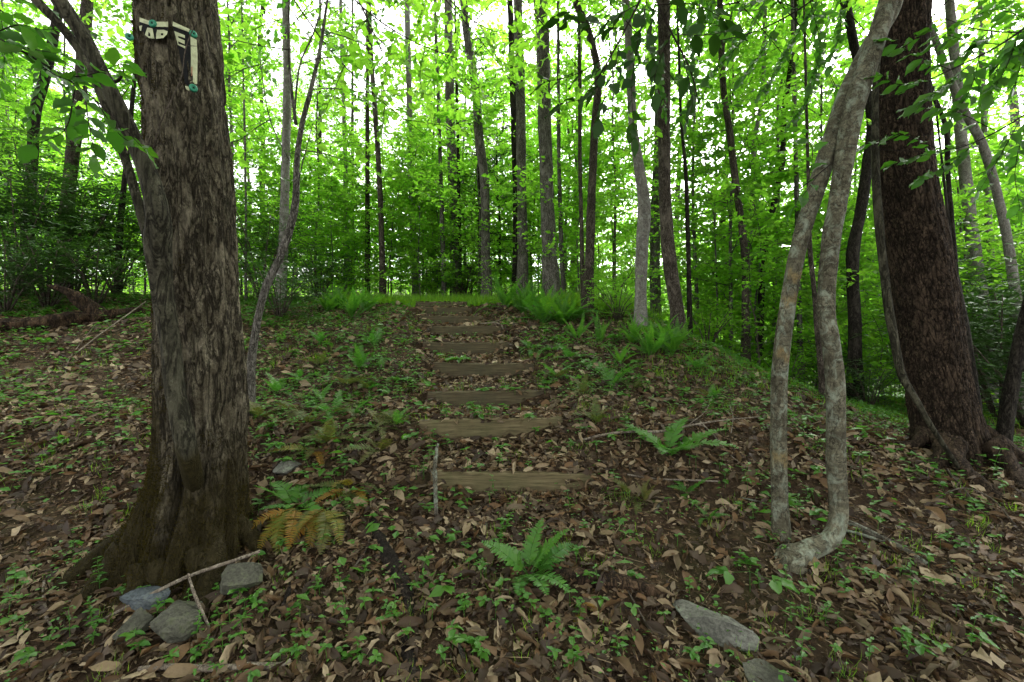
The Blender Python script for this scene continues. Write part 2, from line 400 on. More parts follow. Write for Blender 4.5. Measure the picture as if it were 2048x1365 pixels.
M['timber_old_shaded'] = wood_mat('timber_old_shaded', .60, (.036, .037, .020))  # old boards, darkened further to paint shade onto their upright faces

def ground_mat():
    m, t = newmat('forest_soil'); co = coords(t)
    n = noise(t, co, 1.2, 6, .65); n2 = noise(t, co, 22, 6, .72); n3 = noise(t, co, 110, 3, .7)
    c = ramp(t, n2, [(.30, (.018, .012, .008)), (.50, (.046, .030, .017)), (.62, (.095, .062, .034)), (.75, (.165, .115, .07))])
    c = mixc(t, mathn(t, 'MULTIPLY', n3, .6), c, (.020, .013, .009))
    c = mixc(t, ramp(t, n, [(.52, 0.), (.68, .35)]), c, (.035, .045, .012))
    c = mixc(t, attr(t, 'green'), c, mixc(t, n2, (.022, .045, .010), (.045, .075, .014)))
    finish(t, c, .95, .1, bump(t, mathn(t, 'ADD', n2, mathn(t, 'MULTIPLY', n3, .5)), 1.0, .03)); return m
M['soil'] = ground_mat()

def flat_mat(name, c, rough=.5, spec=.4, dirt=.4, dc=(.06, .06, .03)):
    m, t = newmat(name); n = noise(t, coords(t), 30, 6, .7)
    finish(t, mixc(t, mathn(t, 'MULTIPLY', ramp(t, n, [(.4, 0.), (.7, 1.)]), dirt), c, dc), rough, spec); return m
M['sign_cream'] = flat_mat('sign_cream', (.44, .46, .29), rough=.7, spec=.2, dirt=.5)
M['sign_black'] = flat_mat('sign_black', (.008, .008, .009), rough=.8, spec=.08, dirt=.3, dc=(.03, .03, .025))
M['sign_green'] = flat_mat('sign_green', (.012, .19, .105), dirt=.25, dc=(.02, .07, .04))
M['sign_red'] = flat_mat('sign_red', (.30, .12, .06), dirt=.2)

# ------------------------------------------------------------------ the ground
def graded(a, fine0, fine1, step, b, g=1.16):
    out = list(np.arange(fine0, fine1 + 1e-6, step)); s = step
    while out[-1] < b: s *= g; out.append(out[-1] + s)
    s = step
    while out[0] > a: s *= g; out.insert(0, out[0] - s)
    return np.array(out)
gx = graded(-420, -7.5, 6.5, .055, 420); gy = graded(-30, 1.2, 10.2, .045, 520)
X, Y = np.meshgrid(gx, gy); Z = h(X, Y)
mb = MB(); ny_, nx_ = X.shape
ii = (np.arange(ny_ - 1)[:, None] * nx_ + np.arange(nx_ - 1)[None]).ravel()
green = sstep(8.3, 9.3, Y) * .55 + .3 * sstep(5.5, 9, Y) * sstep(1.6, 3, X) + .35 * sstep(7, 10, np.hypot(X, Y)) * (X > 4)
mb.add(np.stack([X, Y, Z], -1).reshape(-1, 3), np.stack([ii, ii + 1, ii + nx_ + 1, ii + nx_], 1), None, green=np.clip(green, 0, .9).ravel())
ground = tag(link('ground', mb.mesh('ground', M['soil'])), kind='structure')

# ------------------------------------------------------------------ stairway timbers
step_labels = [
    'lowest step timber, pale olive and wide, with a lichen stick leaning on its end',
    'second step timber from the bottom, tall pale olive face with a rusty split',
    'third step timber from the bottom, low dark board above the tall olive one',
    'fourth step timber from the bottom, half hidden by big green leaves',
    'fifth step timber from the bottom, dark grey board in the middle of the flight',
    'sixth step timber from the bottom, blackened board with pale twigs at its end',
    'third step timber from the top, short dark board under leaves',
    'second step timber from the top, short brown board near the grass',
    'topmost step timber of the flight, just below the bright grass']
def timber(i, st):
    y, z, x0, x1, yaw = st; Hh, T = (.22 if i < 2 else .2), .135
    L = x1 - x0; nx = 24; mbt = MB()
    prof = [(0, 0), (0, .42), (0, .86), (0, .955), (.012, .99), (.03, 1.0), (T * .6, 1.0), (T - .02, 1.0), (T, .97), (T, 0)]
    rg = np.random.default_rng(40 + i); V = []; soil = []
    for k in range(nx + 1):
        u = k / nx
        for (py, pz) in prof:
            e = .012 * rg.normal() * (pz > .9) * .35
            V.append([(u - .5) * L + .003 * rg.normal(), py + .002 * rg.normal(), (pz - 1) * Hh + e - .004 * math.sin(u * 9 + i)])
            soil.append(max(0, 1.1 - pz * 2.4) + (.45 if i > 1 else .2) * (u < .06 or u > .94))
    m_ = len(prof); Q = []
    for k in range(nx):
        for j in range(m_ - 1):
            a = k * m_ + j; Q.append([a, a + m_, a + m_ + 1, a + 1])
    tri = []
    for k in (0, nx):
        b = k * m_
        for j in range(1, m_ - 1): tri.append([b, b + j, b + j + 1] if k == 0 else [b, b + j + 1, b + j])
    mbt.add(V, Q, tri, soil=np.clip(soil, 0, 1))
    o = link('step_timber', mbt.mesh('step_timber', M['timber_fresh'] if i < 2 else M['timber_old_shaded'], smooth=False))
    o.location = ((x0 + x1) / 2, y, z + CAM_Z); o.rotation_euler = (R(-2), R(0.8 - (i % 3) * .6 if i != 1 else -.9), R(yaw))
    tag(o, step_labels[i], 'step', 'timber steps climbing the bank')
for i, st in enumerate(STEPS): timber(i, st)

# ------------------------------------------------------------------ trunks
def px_path(pts):
    """(px, py, width px, depth) along a stem -> points with radius."""
    out = []
    for (px, py, wd, d) in pts:
        p = W(px, py, d); c = 1 / math.hypot(1, (px - 1024) / FPX)
        out.append([*p, wd / 2 * d / FPX * c])
    return np.array(out)

def rough_disp(amp, freq=7., seed=0., vs=1.0):
    def f(U, S, RR, C):
        p = np.stack([np.cos(U) * 1.2 + seed, np.sin(U) * 1.2 + seed * .7, S * vs], -1).reshape(-1, 3)
        n = fbm(p * np.array([freq / 3, freq / 3, freq * .6]), 4).reshape(U.shape)
        n0 = vnoise(p * np.array([.8, .8, 1.5])).reshape(U.shape)
        return RR * (1 + amp * n + amp * .8 * n0)
    return f

# ---- crown prototypes -------------------------------------------------------------
def branch_spray(out, rg, base, az, el, L, ntw, nlf, tw_len, droop=.25, br=.012, woods=None, flat=.35):
    d = np.array([math.cos(az) * math.cos(el), math.sin(az) * math.cos(el), math.sin(el)])
    t = np.linspace(0, 1, 6)[:, None]
    P = base + d * L * t + np.array([0, 0, -droop * L]) * t**2 + rg.normal(0, .03 * L, (6, 3)) * t
    if woods is not None: woods.append(np.concatenate([P, np.linspace(br, br * .25, 6)[:, None]], 1))
    side = np.cross(d, [0, 0, 1.]); side = side / max(np.linalg.norm(side), 1e-6)
    for k in range(ntw):
        f = .15 + .85 * (k + rg.random()) / ntw; i = min(4, int(f * 5)); q = P[i] + (P[i + 1] - P[i]) * (f * 5 - i)
        sgn = 1 if k % 2 else -1
        td = nrm(d * .55 + side * sgn * (.8 + .3 * rg.normal()) + np.array([0, 0, rg.normal() * flat - .05]))
        tl = tw_len * (1.15 - .75 * f) * (.6 + .8 * rg.random())
        if k == ntw - 1: td = d; tl = tw_len * .5
        if woods is not None: woods.append(np.array([[*q, br * .4], [*(q + td * tl * .5 + np.array([0, 0, -.03 * tl])), br * .28], [*(q + td * tl), br * .15]]))
        n = max(2, int(nlf * (.6 + .8 * rg.random())))
        s = (np.arange(n) + .7) / n
        o = q + td * tl * s[:, None] + rg.normal(0, .02, (n, 3)) + np.array([0, 0, -.08 * tl]) * (s**2)[:, None]
        lat = np.cross(td, [0, 0, 1.]); lat = lat / max(np.linalg.norm(lat), 1e-6)
        ax = nrm(td * .55 + lat * np.where(np.arange(n) % 2, 1, -1)[:, None] * .8 + rg.normal(0, .28, (n, 3)) + np.array([0, 0, -.18]))
        nz = nrm(np.array([0, 0, .8]) + rg.normal(0, .62, (n, 3)))
        out.append((o, ax, nz))

def leaves_mesh(name, out, mat, size, wid, rg, tmpl=LEAF4):
    O = np.concatenate([a[0] for a in out]); A = np.concatenate([a[1] for a in out]); Zn = np.concatenate([a[2] for a in out])
    n = len(O); m_ = MB(); L = size * rg.uniform(.6, 1.25, n)
    stamp(m_, tmpl[0], tmpl[1], O, A, Zn, L, L * wid, rg.random(n))
    return m_.mesh(name, mat, smooth=False)

def woods_mesh(name, trunk, woods, mat, seg=8, ring=18, disp=None):
    m_ = MB(); tube(m_, trunk, seg, ring, disp)
    for P in woods: tube(m_, P, 4, len(P))
    return m_.mesh(name, mat)

PROTO = {}
def make_understory(key, H, nb, L, seed, size, mat, bark, r0=.045, z0=.16, lean=.5, ntw=12, nlf=12, wid=.62):
    rg = np.random.default_rng(seed); out = []; woods = []
    n = 9; t = np.linspace(0, 1, n)
    P = np.stack([np.cumsum(rg.normal(0, .09, n)) * lean * 2 * t, np.cumsum(rg.normal(0, .09, n)) * lean * 2 * t, t * H - .25, r0 * (1 - .8 * t)], 1)
    for k in range(nb):
        f = z0 + (1 - z0) * (k + rg.random() * .8) / nb
        i = min(n - 2, int(f * (n - 1))); b = P[i, :3] + (P[i + 1, :3] - P[i, :3]) * (f * (n - 1) - i)
        ln = L * (1.1 - .65 * f) * rg.uniform(.6, 1.15)
        branch_spray(out, rg, b, k * 2.4 + rg.normal() * .5, R(18 + 25 * f + rg.normal() * 10), ln, ntw, nlf, ln * .38, .28, r0 * .24, woods)
    PROTO[key] = (woods_mesh('stem_' + key, P, woods, bark), leaves_mesh('crown_' + key, out, mat, size, wid, rg))

make_understory('u1', 7.5, 30, 2.3, 1, .105, M['leaf_bright'], M['bark_grey'], .032)
make_understory('u2', 8.5, 34, 2.6, 2, .110, M['leaf_bright'], M['bark_grey'], .04, .2)
make_understory('u3', 6.0, 26, 2.0, 3, .100, M['leaf_mid'], M['bark_grey'], .028)
make_understory('u4', 10., 36, 2.6, 4, .110, M['leaf_mid'], M['bark_grey'], .045, .28)
make_understory('u5', 5.0, 26, 1.9, 5, .100, M['leaf_bright'], M['bark_grey'], .024, .12)
make_understory('u6', 4.6, 30, 2.5, 15, .105, M['leaf_bright'], M['bark_grey'], .022, .10)
make_understory('u7', 5.6, 34, 2.9, 16, .110, M['leaf_bright'], M['bark_grey'], .026, .12)
make_understory('s1', 2.4, 15, .95, 6, .070, M['leaf_bright'], M['twig'], .014, .15, ntw=6, nlf=6)
make_understory('s2', 1.7, 13, .8, 7, .070, M['leaf_mid'], M['twig'], .012, .12, ntw=6, nlf=6)
make_understory('s3', 3.2, 18, 1.1, 8, .075, M['leaf_mid'], M['twig'], .018, .2, ntw=6, nlf=7)
make_understory('holly', 7.5, 40, 1.6, 9, .070, M['leaf_dark'], M['bark_dark'], .06, .12, ntw=9, nlf=10, wid=.5)

def make_canopy(key, Rr, H, nb, seed, size, mat, bark, ntw=12, nlf=10):
    """The crown of a tall tree: limbs and leaves, its base at z = 0."""
    rg = np.random.default_rng(seed); out = []; woods = []
    P = np.stack([np.zeros(6), np.zeros(6), np.linspace(-.3, H * .9, 6), np.linspace(.11, .02, 6)], 1)
    for k in range(nb):
        f = (k + rg.random() * .6) / nb; b = np.array([0, 0, f * H * .8])
        ln = Rr * (1.1 - .6 * f) * rg.uniform(.7, 1.1); az = k * 2.4 + rg.normal() * .4; el = R(20 + 30 * f + rg.normal() * 10)
        branch_spray(out, rg, b, az, el, ln, ntw, nlf, ln * .34, .2, .035, woods, .6)
    PROTO[key] = (woods_mesh('limbs_' + key, P, woods, bark, 6, 8), leaves_mesh('canopy_' + key, out, mat, size, .62, rg))
make_canopy('k1', 4.2, 6.0, 44, 21, .125, M['leaf_mid'], M['bark_grey'])
make_canopy('k2', 3.6, 7.0, 44, 22, .120, M['leaf_bright'], M['bark_brown'])
make_canopy('k3', 4.6, 5.0, 40, 23, .125, M['leaf_mid'], M['bark_grey'])

def make_pine(key, H, seed):
    rg = np.random.default_rng(seed); woods = []; O = []; A = []
    P = np.stack([np.zeros(6), np.zeros(6), np.linspace(-.3, H, 6), np.linspace(.085, .02, 6)], 1)
    for k in range(70):
        z = H * (.12 + .85 * k / 70); az = k * 2.4; ln = (1.9 - 1.1 * z / H) * rg.uniform(.6, 1.1)
        d = np.array([math.cos(az), math.sin(az), .12 + .1 * rg.normal()]); b = np.array([0, 0, z])
        Q = np.array([b + d * ln * t + [0, 0, -.12 * ln * t * t] for t in np.linspace(0, 1, 5)]) + rg.normal(0, .02, (5, 3))
        woods.append(np.concatenate([Q, np.linspace(.009, .003, 5)[:, None]], 1))
        for j in range(5):
            f = rg.uniform(.25, 1); i = min(3, int(f * 4)); q = Q[i]; sd_ = nrm(np.cross(d, [0, 0, 1.])) * (1 if j % 2 else -1)
            e = q + (d * .5 + sd_) * ln * .3 * rg.uniform(.5, 1); woods.append(np.array([[*q, .004], [*((q + e) / 2), .003], [*e, .002]]))
            if z > H * .38:
                n = 26; O.append(q + (e - q) * rg.uniform(.3, 1, (n, 1))); A.append(nrm((e - q) * 2.2 + rg.normal(0, .35, (n, 3))))
    m_ = MB(); O = np.concatenate(O); A = np.concatenate(A); n = len(O)
    stamp(m_, np.array([[0, .5, 0], [0, -.5, 0], [1, 0, 0]]), [[0, 1, 2]], O, A, rg.normal(0, 1, (n, 3)), rg.uniform(.08, .13, n), .007, rg.random(n))
    PROTO[key] = (woods_mesh('stem_' + key, P, woods, M['bark_brown'], 8, 14), m_.mesh('needles_' + key, M['needle'], smooth=False))
make_pine('p1', 12, 31)

def make_shrub(key, seed, Rr, H, n, size, mat, wid=.34):
    rg = np.random.default_rng(seed); woods = []; O = []; A = []; Zn = []
    stems = []
    for k in range(9):
        az = k * 2.4; tip = np.array([math.cos(az) * Rr * rg.uniform(.3, .9), math.sin(az) * Rr * rg.uniform(.3, .9), H * rg.uniform(.6, 1)])
        Q = np.array([[0, 0, -.1, .02], [*(tip * [.35, .35, .5]), .014], [*tip, .006]]); woods.append(Q); stems.append(tip)
    for k in range(n):
        s = stems[rg.integers(9)]; c = s * rg.uniform(.45, 1.05) + rg.normal(0, .26 * Rr, 3); c[2] = max(.12, c[2])
        m = 7; az = np.arange(m) / m * 6.283 + rg.random() * 6
        a = np.stack([np.cos(az), np.sin(az), np.full(m, .12) + rg.normal(0, .25, m)], 1)
        O.append(c + a * .02); A.append(a); Zn.append(np.tile([0, 0, 1.], (m, 1)) + rg.normal(0, .25, (m, 3)))
    PROTO[key] = (woods_mesh('stems_' + key, woods[0], woods[1:], M['twig'], 5, 5), leaves_mesh('leaves_' + key, [(np.concatenate(O), np.concatenate(A), np.concatenate(Zn))], mat, size, wid, rg))
make_shrub('r1', 41, 1.25, 2.4, 620, .115, M['leaf_dark'])
make_shrub('r2', 42, 1.0, 1.3, 380, .105, M['leaf_dark'])
make_shrub('b1', 43, .8, .9, 260, .060, M['leaf_mid'], .55)

def place(key, name, x, y, label, cat, group, sc=1.0, rz=None, dz=0.0, parts=('trunk', 'crown')):
    t = thing(name, (x, y, hz(x, y) + dz), label, cat, group, random.random() * 6.28 if rz is None else rz, sc)
    a, b = PROTO[key]
    link(parts[0], a, t); link(parts[1], b, t)
    return t

# ---- hand placed trees ------------------------------------------------------------
def tree(name, label, pts, bark, cat='tree', group=None, seg=14, ring=40, amp=.10, top=None, crown=None, csc=1.0, crz=0., limbs=(), base_h=True, flare=1.0, sprays=None, disp=None, extra=None, attrs=None, dense_z=None, sink=True, roots=()):
    """pts run from the base upwards. `top` = height the stem goes on to above the frame, where its crown sits."""
    P = px_path(pts)
    if base_h:                                          # sink the foot into the ground
        g = hz(P[0, 0], P[0, 1]); f = P[0].copy(); f[2] = min(P[0, 2], g) - .15; f[3] *= flare * 1.15
        P[0, 3] *= flare
        if P[0, 2] > g + .05:
            P = np.concatenate([[f], P])
        else: P[0] = f
    elif sink:
        f = P[0].copy(); g = hz(f[0], f[1]); f[:3] += nrm(P[0, :3] - P[1, :3]) * .045; f[2] = min(f[2], hz(f[0], f[1]) - .14); f[3] *= 1.15; P = np.concatenate([[f], P])
    if top is not None and P[-1, 2] < top:
        d = P[-1, :3] - P[-2, :3]; d = d / d[2]; d = np.clip(d, -.22, .22); d[2] = 1
        n = P[-1].copy(); dz_ = top - n[2]; n[:3] += d * dz_; n[3] *= .5
        mid = (P[-1] * .5 + n * .5); P = np.concatenate([P, [mid, n]])
    base = P[0, :3].copy(); base[2] += .15
    t = thing(name, tuple(base), label, cat, group)
    m_ = MB(); sd_ = (base[0] * 3.7 + base[1]) % 19
    tube(m_, P, seg, ring, disp or rough_disp(amp, seed=sd_), dense_z, **(attrs or {}))
    for l in limbs:
        tube(m_, px_path(l), 7, max(8, 3 * len(l)), rough_disp(.1, seed=sd_ + 2))
    for (az, r1, r2, rr) in roots:
        q = []
        for j, f_ in enumerate(np.linspace(0, 1, 6)):
            a_ = R(az + 14 * math.sin(az + 3 * f_)); rad = r1 + (r2 - r1) * f_; x_ = P[1, 0] + rad * math.cos(a_); y_ = P[1, 1] + rad * math.sin(a_)
            q.append([x_, y_, hz(x_, y_) + .16 * (1 - f_) ** 2.2 - .035 * f_, rr * (1 - .7 * f_)])
        tube(m_, np.array(q), 16, 30, rough_disp(.22, 9, seed=az % 7, vs=3), moss=.75)
    woods = []; out = []
    if sprays:
        rg = np.random.default_rng(int(abs(base[0]) * 1000) + 3)
        for s in sprays: branch_spray(out, rg, *s[:-1], woods=woods, **s[-1])
        for q in woods: tube(m_, q, 4, len(q))
    link('trunk', m_.mesh('trunk', bark, origin=base), t)
    if out:
        me = leaves_mesh('crown', out, sprays_mat, sprays_size, .66, rg, LEAF8); c = link('crown', me, t); c.location = tuple(-base)
    if crown:
        a, b = PROTO[crown]
        for nm, me in (('limbs', a), ('crown', b)):
            o = link(nm, me, t); o.location = tuple(P[-1, :3] - base - np.array([0, 0, .8])); o.rotation_euler = (0, 0, crz); o.scale = (csc,) * 3
    if extra: extra(t, base, P)
    return t, P
sprays_mat = M['leaf_bright']; sprays_size = .09

exec_order = []
# the big old tree that carries the torn sign
OLD = [(358, 1215, 300, 2.78), (372, 1090, 262, 2.80), (392, 960, 214, 2.82), (398, 800, 196, 2.84), (388, 600, 178, 2.86), (378, 440, 180, 2.88), (367, 300, 182, 2.90), (350, 100, 180, 2.92), (344, 0, 172, 2.94)]
OLD = [(a + 9, b, c_ * .94, d) for a, b, c_, d in OLD]
def old_disp(U, S, RR, C):
    z = np.repeat(C[:, 2:3], U.shape[1], 1)
    q = np.stack([np.cos(U) * 2.4, np.sin(U) * 2.4, S * 1.7], -1).reshape(-1, 3)
    fur = np.abs(fbm(q * np.array([2.4, 2.4, .8]), 5)).reshape(U.shape)            # furrows
    n0 = vnoise(q * np.array([.6, .6, .9]) + 5).reshape(U.shape); n2 = fbm(q * np.array([7, 7, 6]), 3).reshape(U.shape)
    zb = hz(-2.0, 2.8); fl = np.clip((zb + .55 - z) / .55, 0, 1) ** 1.5
    lobes = np.clip(np.cos(3 * U + .6) + .6 * np.cos(5 * U + 1.9), -1, 2)
    seam = np.exp(-((np.mod(U - 4.55 + np.pi, 2 * np.pi) - np.pi) / .10) ** 2) * np.clip((zb + 1.35 - z) / .9, 0, 1)
    knot = .05 * np.exp(-((np.mod(U - 4.3 + np.pi, 2 * np.pi) - np.pi) / .4) ** 2 - ((z - 2.62) / .10) ** 2) + .05 * np.exp(-((np.mod(U - 4.9 + np.pi, 2 * np.pi) - np.pi) / .3) ** 2 - ((z - 2.2) / .12) ** 2)
    return RR * (1 + .15 * (np.minimum(fur, .7) - .35) + .07 * n0 + .028 * n2 + fl * (.22 * lobes + .10 * np.cos(11 * U + 2) + .05) - .26 * seam + knot)
def old_moss(U, S, RR, C):
    z = np.repeat(C[:, 2:3], U.shape[1], 1); zb = hz(-2.0, 2.8)
    side = np.cos(U - .25) * .62 + .12          # one flank carries the moss
    back = np.cos(U - np.pi) * .25
    return np.clip(np.maximum(side, back) + .75 * np.clip((zb + 1.0 - z) / 1.0, 0, 1) + .12 * (z > 3.2), 0, 1.3)
def old_crack(U, S, RR, C):
    zb = hz(-2.0, 2.8); z = np.repeat(C[:, 2:3], U.shape[1], 1)
    return np.exp(-((np.mod(U - 4.55 + np.pi, 2 * np.pi) - np.pi) / .07) ** 2) * np.clip((zb + 1.3 - z) / .8, 0, 1)
old_tree, OLD_P = tree('old_tree', 'thick old mossy tree with a flared foot carrying a torn sign', OLD, M['bark_old'], seg=190, ring=480, top=8.2, crown='k1', csc=1.6, disp=old_disp, dense_z=4.3, roots=[(-165, .30, .78, .085), (-140, .30, .58, .075), (-112, .30, .44, .06), (-88, .28, .42, .06), (-62, .26, .48, .07), (-35, .26, .70, .07), (-5, .24, .60, .06), (165, .3, .6, .06)], attrs=dict(moss=old_moss, crack=old_crack))  # crown out of view, enlarged to shade the foreground

# moss tufts on it
def moss_on(t, P, n, mat, zlo, zhi, sel, ln, seed, rad=1.0):
    rg = np.random.default_rng(seed); C, s = spline(P, 200); base = np.array(t.location)
    me = [c for c in t.children if c.name.startswith('trunk')][0].data
    V = np.empty(len(me.vertices) * 3, np.float32); me.vertices.foreach_get('co', V); V = V.reshape(-1, 3) + base
    Nn = np.empty(len(me.vertices) * 3, np.float32); me.vertices.foreach_get('normal', Nn); Nn = Nn.reshape(-1, 3)
    ok = np.where((V[:, 2] > zlo) & (V[:, 2] < zhi))[0]
    pr = sel(V[ok], Nn[ok]); pr = pr + .35 * fbm(V[ok] * 9, 3); ok = ok[pr > .5]
    k = rg.choice(ok, n); nv = Nn[k]; p = V[k] + rg.normal(0, .007, (n, 3)) - nv * .004
    ax = nrm(nv + rg.normal(0, .5, (n, 3)) + np.array([0, 0, -.25]))
    m_ = MB(); stamp(m_, np.array([[0, .5, 0], [0, -.5, 0], [1, 0, 0]]), [[0, 1, 2]], p, ax, rg.normal(0, 1, (n, 3)), rg.uniform(.4, 1.2, n) * ln, rg.uniform(.6, 1.2, n) * .0045, rg.random(n))
    o = link('moss', m_.mesh('moss', mat, smooth=False, origin=base), t); o['kind'] = 'stuff'
ZB = hz(-2.0, 2.8)
moss_on(old_tree, OLD_P, 42000, M['moss'], ZB - .2, 4.6, lambda v, n: .95 * n[:, 0] - .1 + .10 * (v[:, 2] > 3.3) + .9 * np.clip((ZB + .75 - v[:, 2]) / .75, 0, 1), .042, 5)

moss_on(old_tree, OLD_P, 30000, M['moss'], ZB - .25, ZB + .95, lambda v, n: .9 - .7 * np.clip((v[:, 2] - ZB) / .95, 0, 1), .022, 6)
# the crooked stem hugging it, with a second thin stem from its burl
HUG = [(400, 1030, 26, 2.82), (393, 985, 44, 2.68), (384, 940, 52, 2.585), (370, 885, 52, 2.555), (352, 790, 50, 2.555), (334, 650, 50, 2.55), (322, 560, 56, 2.53), (316, 490, 70, 2.49), (316, 430, 62, 2.45), (292, 335, 50, 2.40), (245, 232, 46, 2.35), (205, 150, 42, 2.30), (165, 70, 42, 2.25), (118, 0, 46, 2.20), (60, -95, 42, 2.12)]
HUG = [(a, b, c_ * .86, d - .07 if 400 < b < 930 else d - .03 if b < 960 else d) for a, b, c_, d in HUG]
HUG2 = [(306, 500, 30, 2.50), (290, 455, 24, 2.50), (256, 335, 22, 2.50), (222, 240, 21, 2.49), (190, 160, 24, 2.47), (160, 102, 25, 2.45), (112, 42, 24, 2.42), (72, 0, 26, 2.40), (20, -70, 24, 2.36)]
hug_tree, HP = tree('crooked_tree', 'crooked dark stem hugging the old tree, bulging at a burl and leaning outwards', HUG, M['bark_hornbeam'], seg=40, ring=150, amp=.11, limbs=[HUG2, [(228, 165, 8, 2.33), (238, 160, 7, 2.3), (246, 146, 5, 2.28), (247, 138, 2, 2.27)]], top=6.0, crown='k3', csc=1.15, base_h=False, sink=False, attrs=dict(moss=lambda U, S, RR, C: np.repeat(np.clip(.1 + (ZB + .85 - C[:, 2:3]) / .35, .1, 1.2), U.shape[1], 1)))

# the pair of lichen spotted stems by the birch-like clump
def ochre(zs):
    def f(U, S, RR, C):
        z = np.repeat(C[:, 2:3], U.shape[1], 1); a = 0
        for z0, hw, ph in zs:
            a = a + (1 - sstep(hw * .8, hw, np.abs(z - z0 + .012 * np.sin(3 * U + z0 * 9)))) * sstep(-.2, .25, np.cos(U - ph))
        return np.clip(a, 0, 1)
    return f
zpx = lambda py, d: CAM_Z + (682.5 - py) / FPX * d
STEM_A = [(1566, 1075, 46, 2.68), (1560, 1010, 39, 2.70), (1558, 900, 37, 2.72), (1558, 780, 36, 2.74), (1566, 680, 36, 2.74), (1584, 560, 37, 2.76), (1604, 470, 38, 2.78), (1632, 380, 40, 2.80), (1664, 280, 44, 2.83), (1694, 190, 44, 2.86), (1735, 100, 40, 2.9), (1790, 0, 40, 2.95)]
_da = G(1566, 1078)[1] - 2.68; STEM_A = [(a, b, c_ * .93, d + _da) for a, b, c_, d in STEM_A]
tree('lichen_tree', 'slim pale lichen-spotted stem with three ochre bands, standing upright on the slope', STEM_A, M['bark_lichen'], seg=56, ring=220, amp=.07, top=7, crown='k3', csc=1.2,
     attrs=dict(ochre=ochre([(zpx(542, 2.76), .030, 4.4), (zpx(595, 2.75), .028, 4.6), (zpx(712, 2.74), .034, 4.4), (zpx(938, 2.71), .042, 4.6)])), group='lichen-spotted stems')
STEM_B = [(1584, 1122, 92, 2.36), (1600, 1112, 66, 2.37), (1622, 1099, 54, 2.38), (1660, 1078, 48, 2.42), (1676, 1035, 46, 2.45), (1672, 930, 47, 2.47), (1671, 800, 48, 2.48), (1664, 700, 47, 2.5), (1652, 620, 44, 2.52), (1660, 500, 46, 2.54), (1676, 400, 48, 2.56), (1692, 300, 50, 2.58), (1712, 200, 52, 2.6), (1745, 100, 52, 2.62), (1778, 0, 52, 2.64), (1810, -100, 50, 2.66)]
_db = G(1588, 1122)[1] - 2.36; STEM_B = [(a, b, c_ * .86, d + _db) for a, b, c_, d in STEM_B]
tree('lichen_tree', 'pale lichen-spotted stem with a sharp elbow at its foot beside the ochre-banded one', STEM_B, M['bark_lichen'], seg=56, ring=260, amp=.075, top=6.6, crown='k1', csc=1.15, base_h=False, group='lichen-spotted stems')

# the big scaly tree
BIG = [(1900, 955, 205, 3.95), (1897, 880, 165, 3.97), (1882, 790, 150, 4.0), (1866, 690, 143, 4.0), (1850, 580, 140, 4.0), (1834, 480, 136, 4.0), (1818, 380, 128, 4.0), (1808, 280, 124, 4.0), (1806, 180, 120, 4.0), (1808, 90, 114, 4.0), (1815, 0, 108, 4.0)]
def _warp(U, S): return fbm(np.stack([np.cos(U) * 3, np.sin(U) * 3, S * 4], -1).reshape(-1, 3), 2).reshape(U.shape)
def scaly(U, S, RR, C):
    warp = _warp(U, S)
    cr, cid = worley((U / (2 * np.pi) * 42 + .5 * warp).ravel(), (S * 8.5 + .9 * np.sin(U * 5) + 1.2 * warp).ravel(), 42)
    cr = cr.reshape(U.shape); cid = cid.reshape(U.shape)
    q = np.stack([np.cos(U) * 2, np.sin(U) * 2, S], -1).reshape(-1, 3); n0 = fbm(q, 3).reshape(U.shape)
    fl = np.clip((hz(3.8, 4.0) + .4 - np.repeat(C[:, 2:3], U.shape[1], 1)) / .4, 0, 1) ** 2
    return RR * (1 + .05 * n0 + .036 * sstep(.02, .20, cr) + .030 * (cid - .5) + .015 * fbm(q * 9, 3).reshape(U.shape) + .05 * fl + .12 * fl * np.cos(5 * U))
BIG = [(a - 4, b, c_ * .94, d) for a, b, c_, d in BIG]
def scaly_crack(U, S, RR, C):
    warp = _warp(U, S)
    cr, cid = worley((U / (2 * np.pi) * 42 + .5 * warp).ravel(), (S * 8.5 + .9 * np.sin(U * 5) + 1.2 * warp).ravel(), 42)
    return (1 - sstep(.02, .16, cr)) * .9
big_tree, BP = tree('scaly_tree', 'massive reddish-brown tree with scaly bark leaning beside the lichen-spotted stems', BIG, M['bark_red'], seg=240, ring=460, dense_z=4.8, top=8.6, crown='k1', csc=1.55, crz=1., roots=[(-150, .28, .75, .08), (-115, .30, .8, .09), (-80, .28, .7, .08), (-45, .28, .8, .085), (-10, .28, .7, .07), (-175, .26, .62, .06)], disp=scaly, attrs=dict(crack=scaly_crack))  # oversized crown above the frame, also there for foreground shade
tree('slender_tree', 'dark stem pressed against the back of the massive scaly tree', [(1945, 880, 46, 4.5), (1938, 780, 42, 4.5), (1922, 670, 42, 4.5), (1902, 570, 40, 4.5), (1882, 470, 38, 4.5), (1868, 380, 30, 4.5), (1850, 250, 26, 4.5)], M['bark_dark'], top=7)
# vine that swings up along it
vm = MB(); VP = px_path([(1925, 948, 9, 3.55), (1900, 910, 11, 3.5), (1861, 850, 13, 3.5), (1832, 800, 16, 3.52), (1806, 755, 20, 3.55), (1790, 690, 20, 3.6), (1778, 620, 20, 3.65), (1768, 540, 20, 3.7), (1758, 450, 20, 3.72), (1752, 350, 18, 3.74), (1750, 260, 16, 3.78), (1752, 150, 14, 3.8), (1770, 0, 12, 3.8), (1790, -120, 10, 3.8)])
tube(vm, VP, 12, 80, rough_disp(.14, seed=3))
tag(link('vine', vm.mesh('vine', M['bark_hornbeam'], origin=VP[0, :3]), None, tuple(VP[0, :3])), 'thick mossy vine curving up the flank of the massive scaly tree', 'vine')

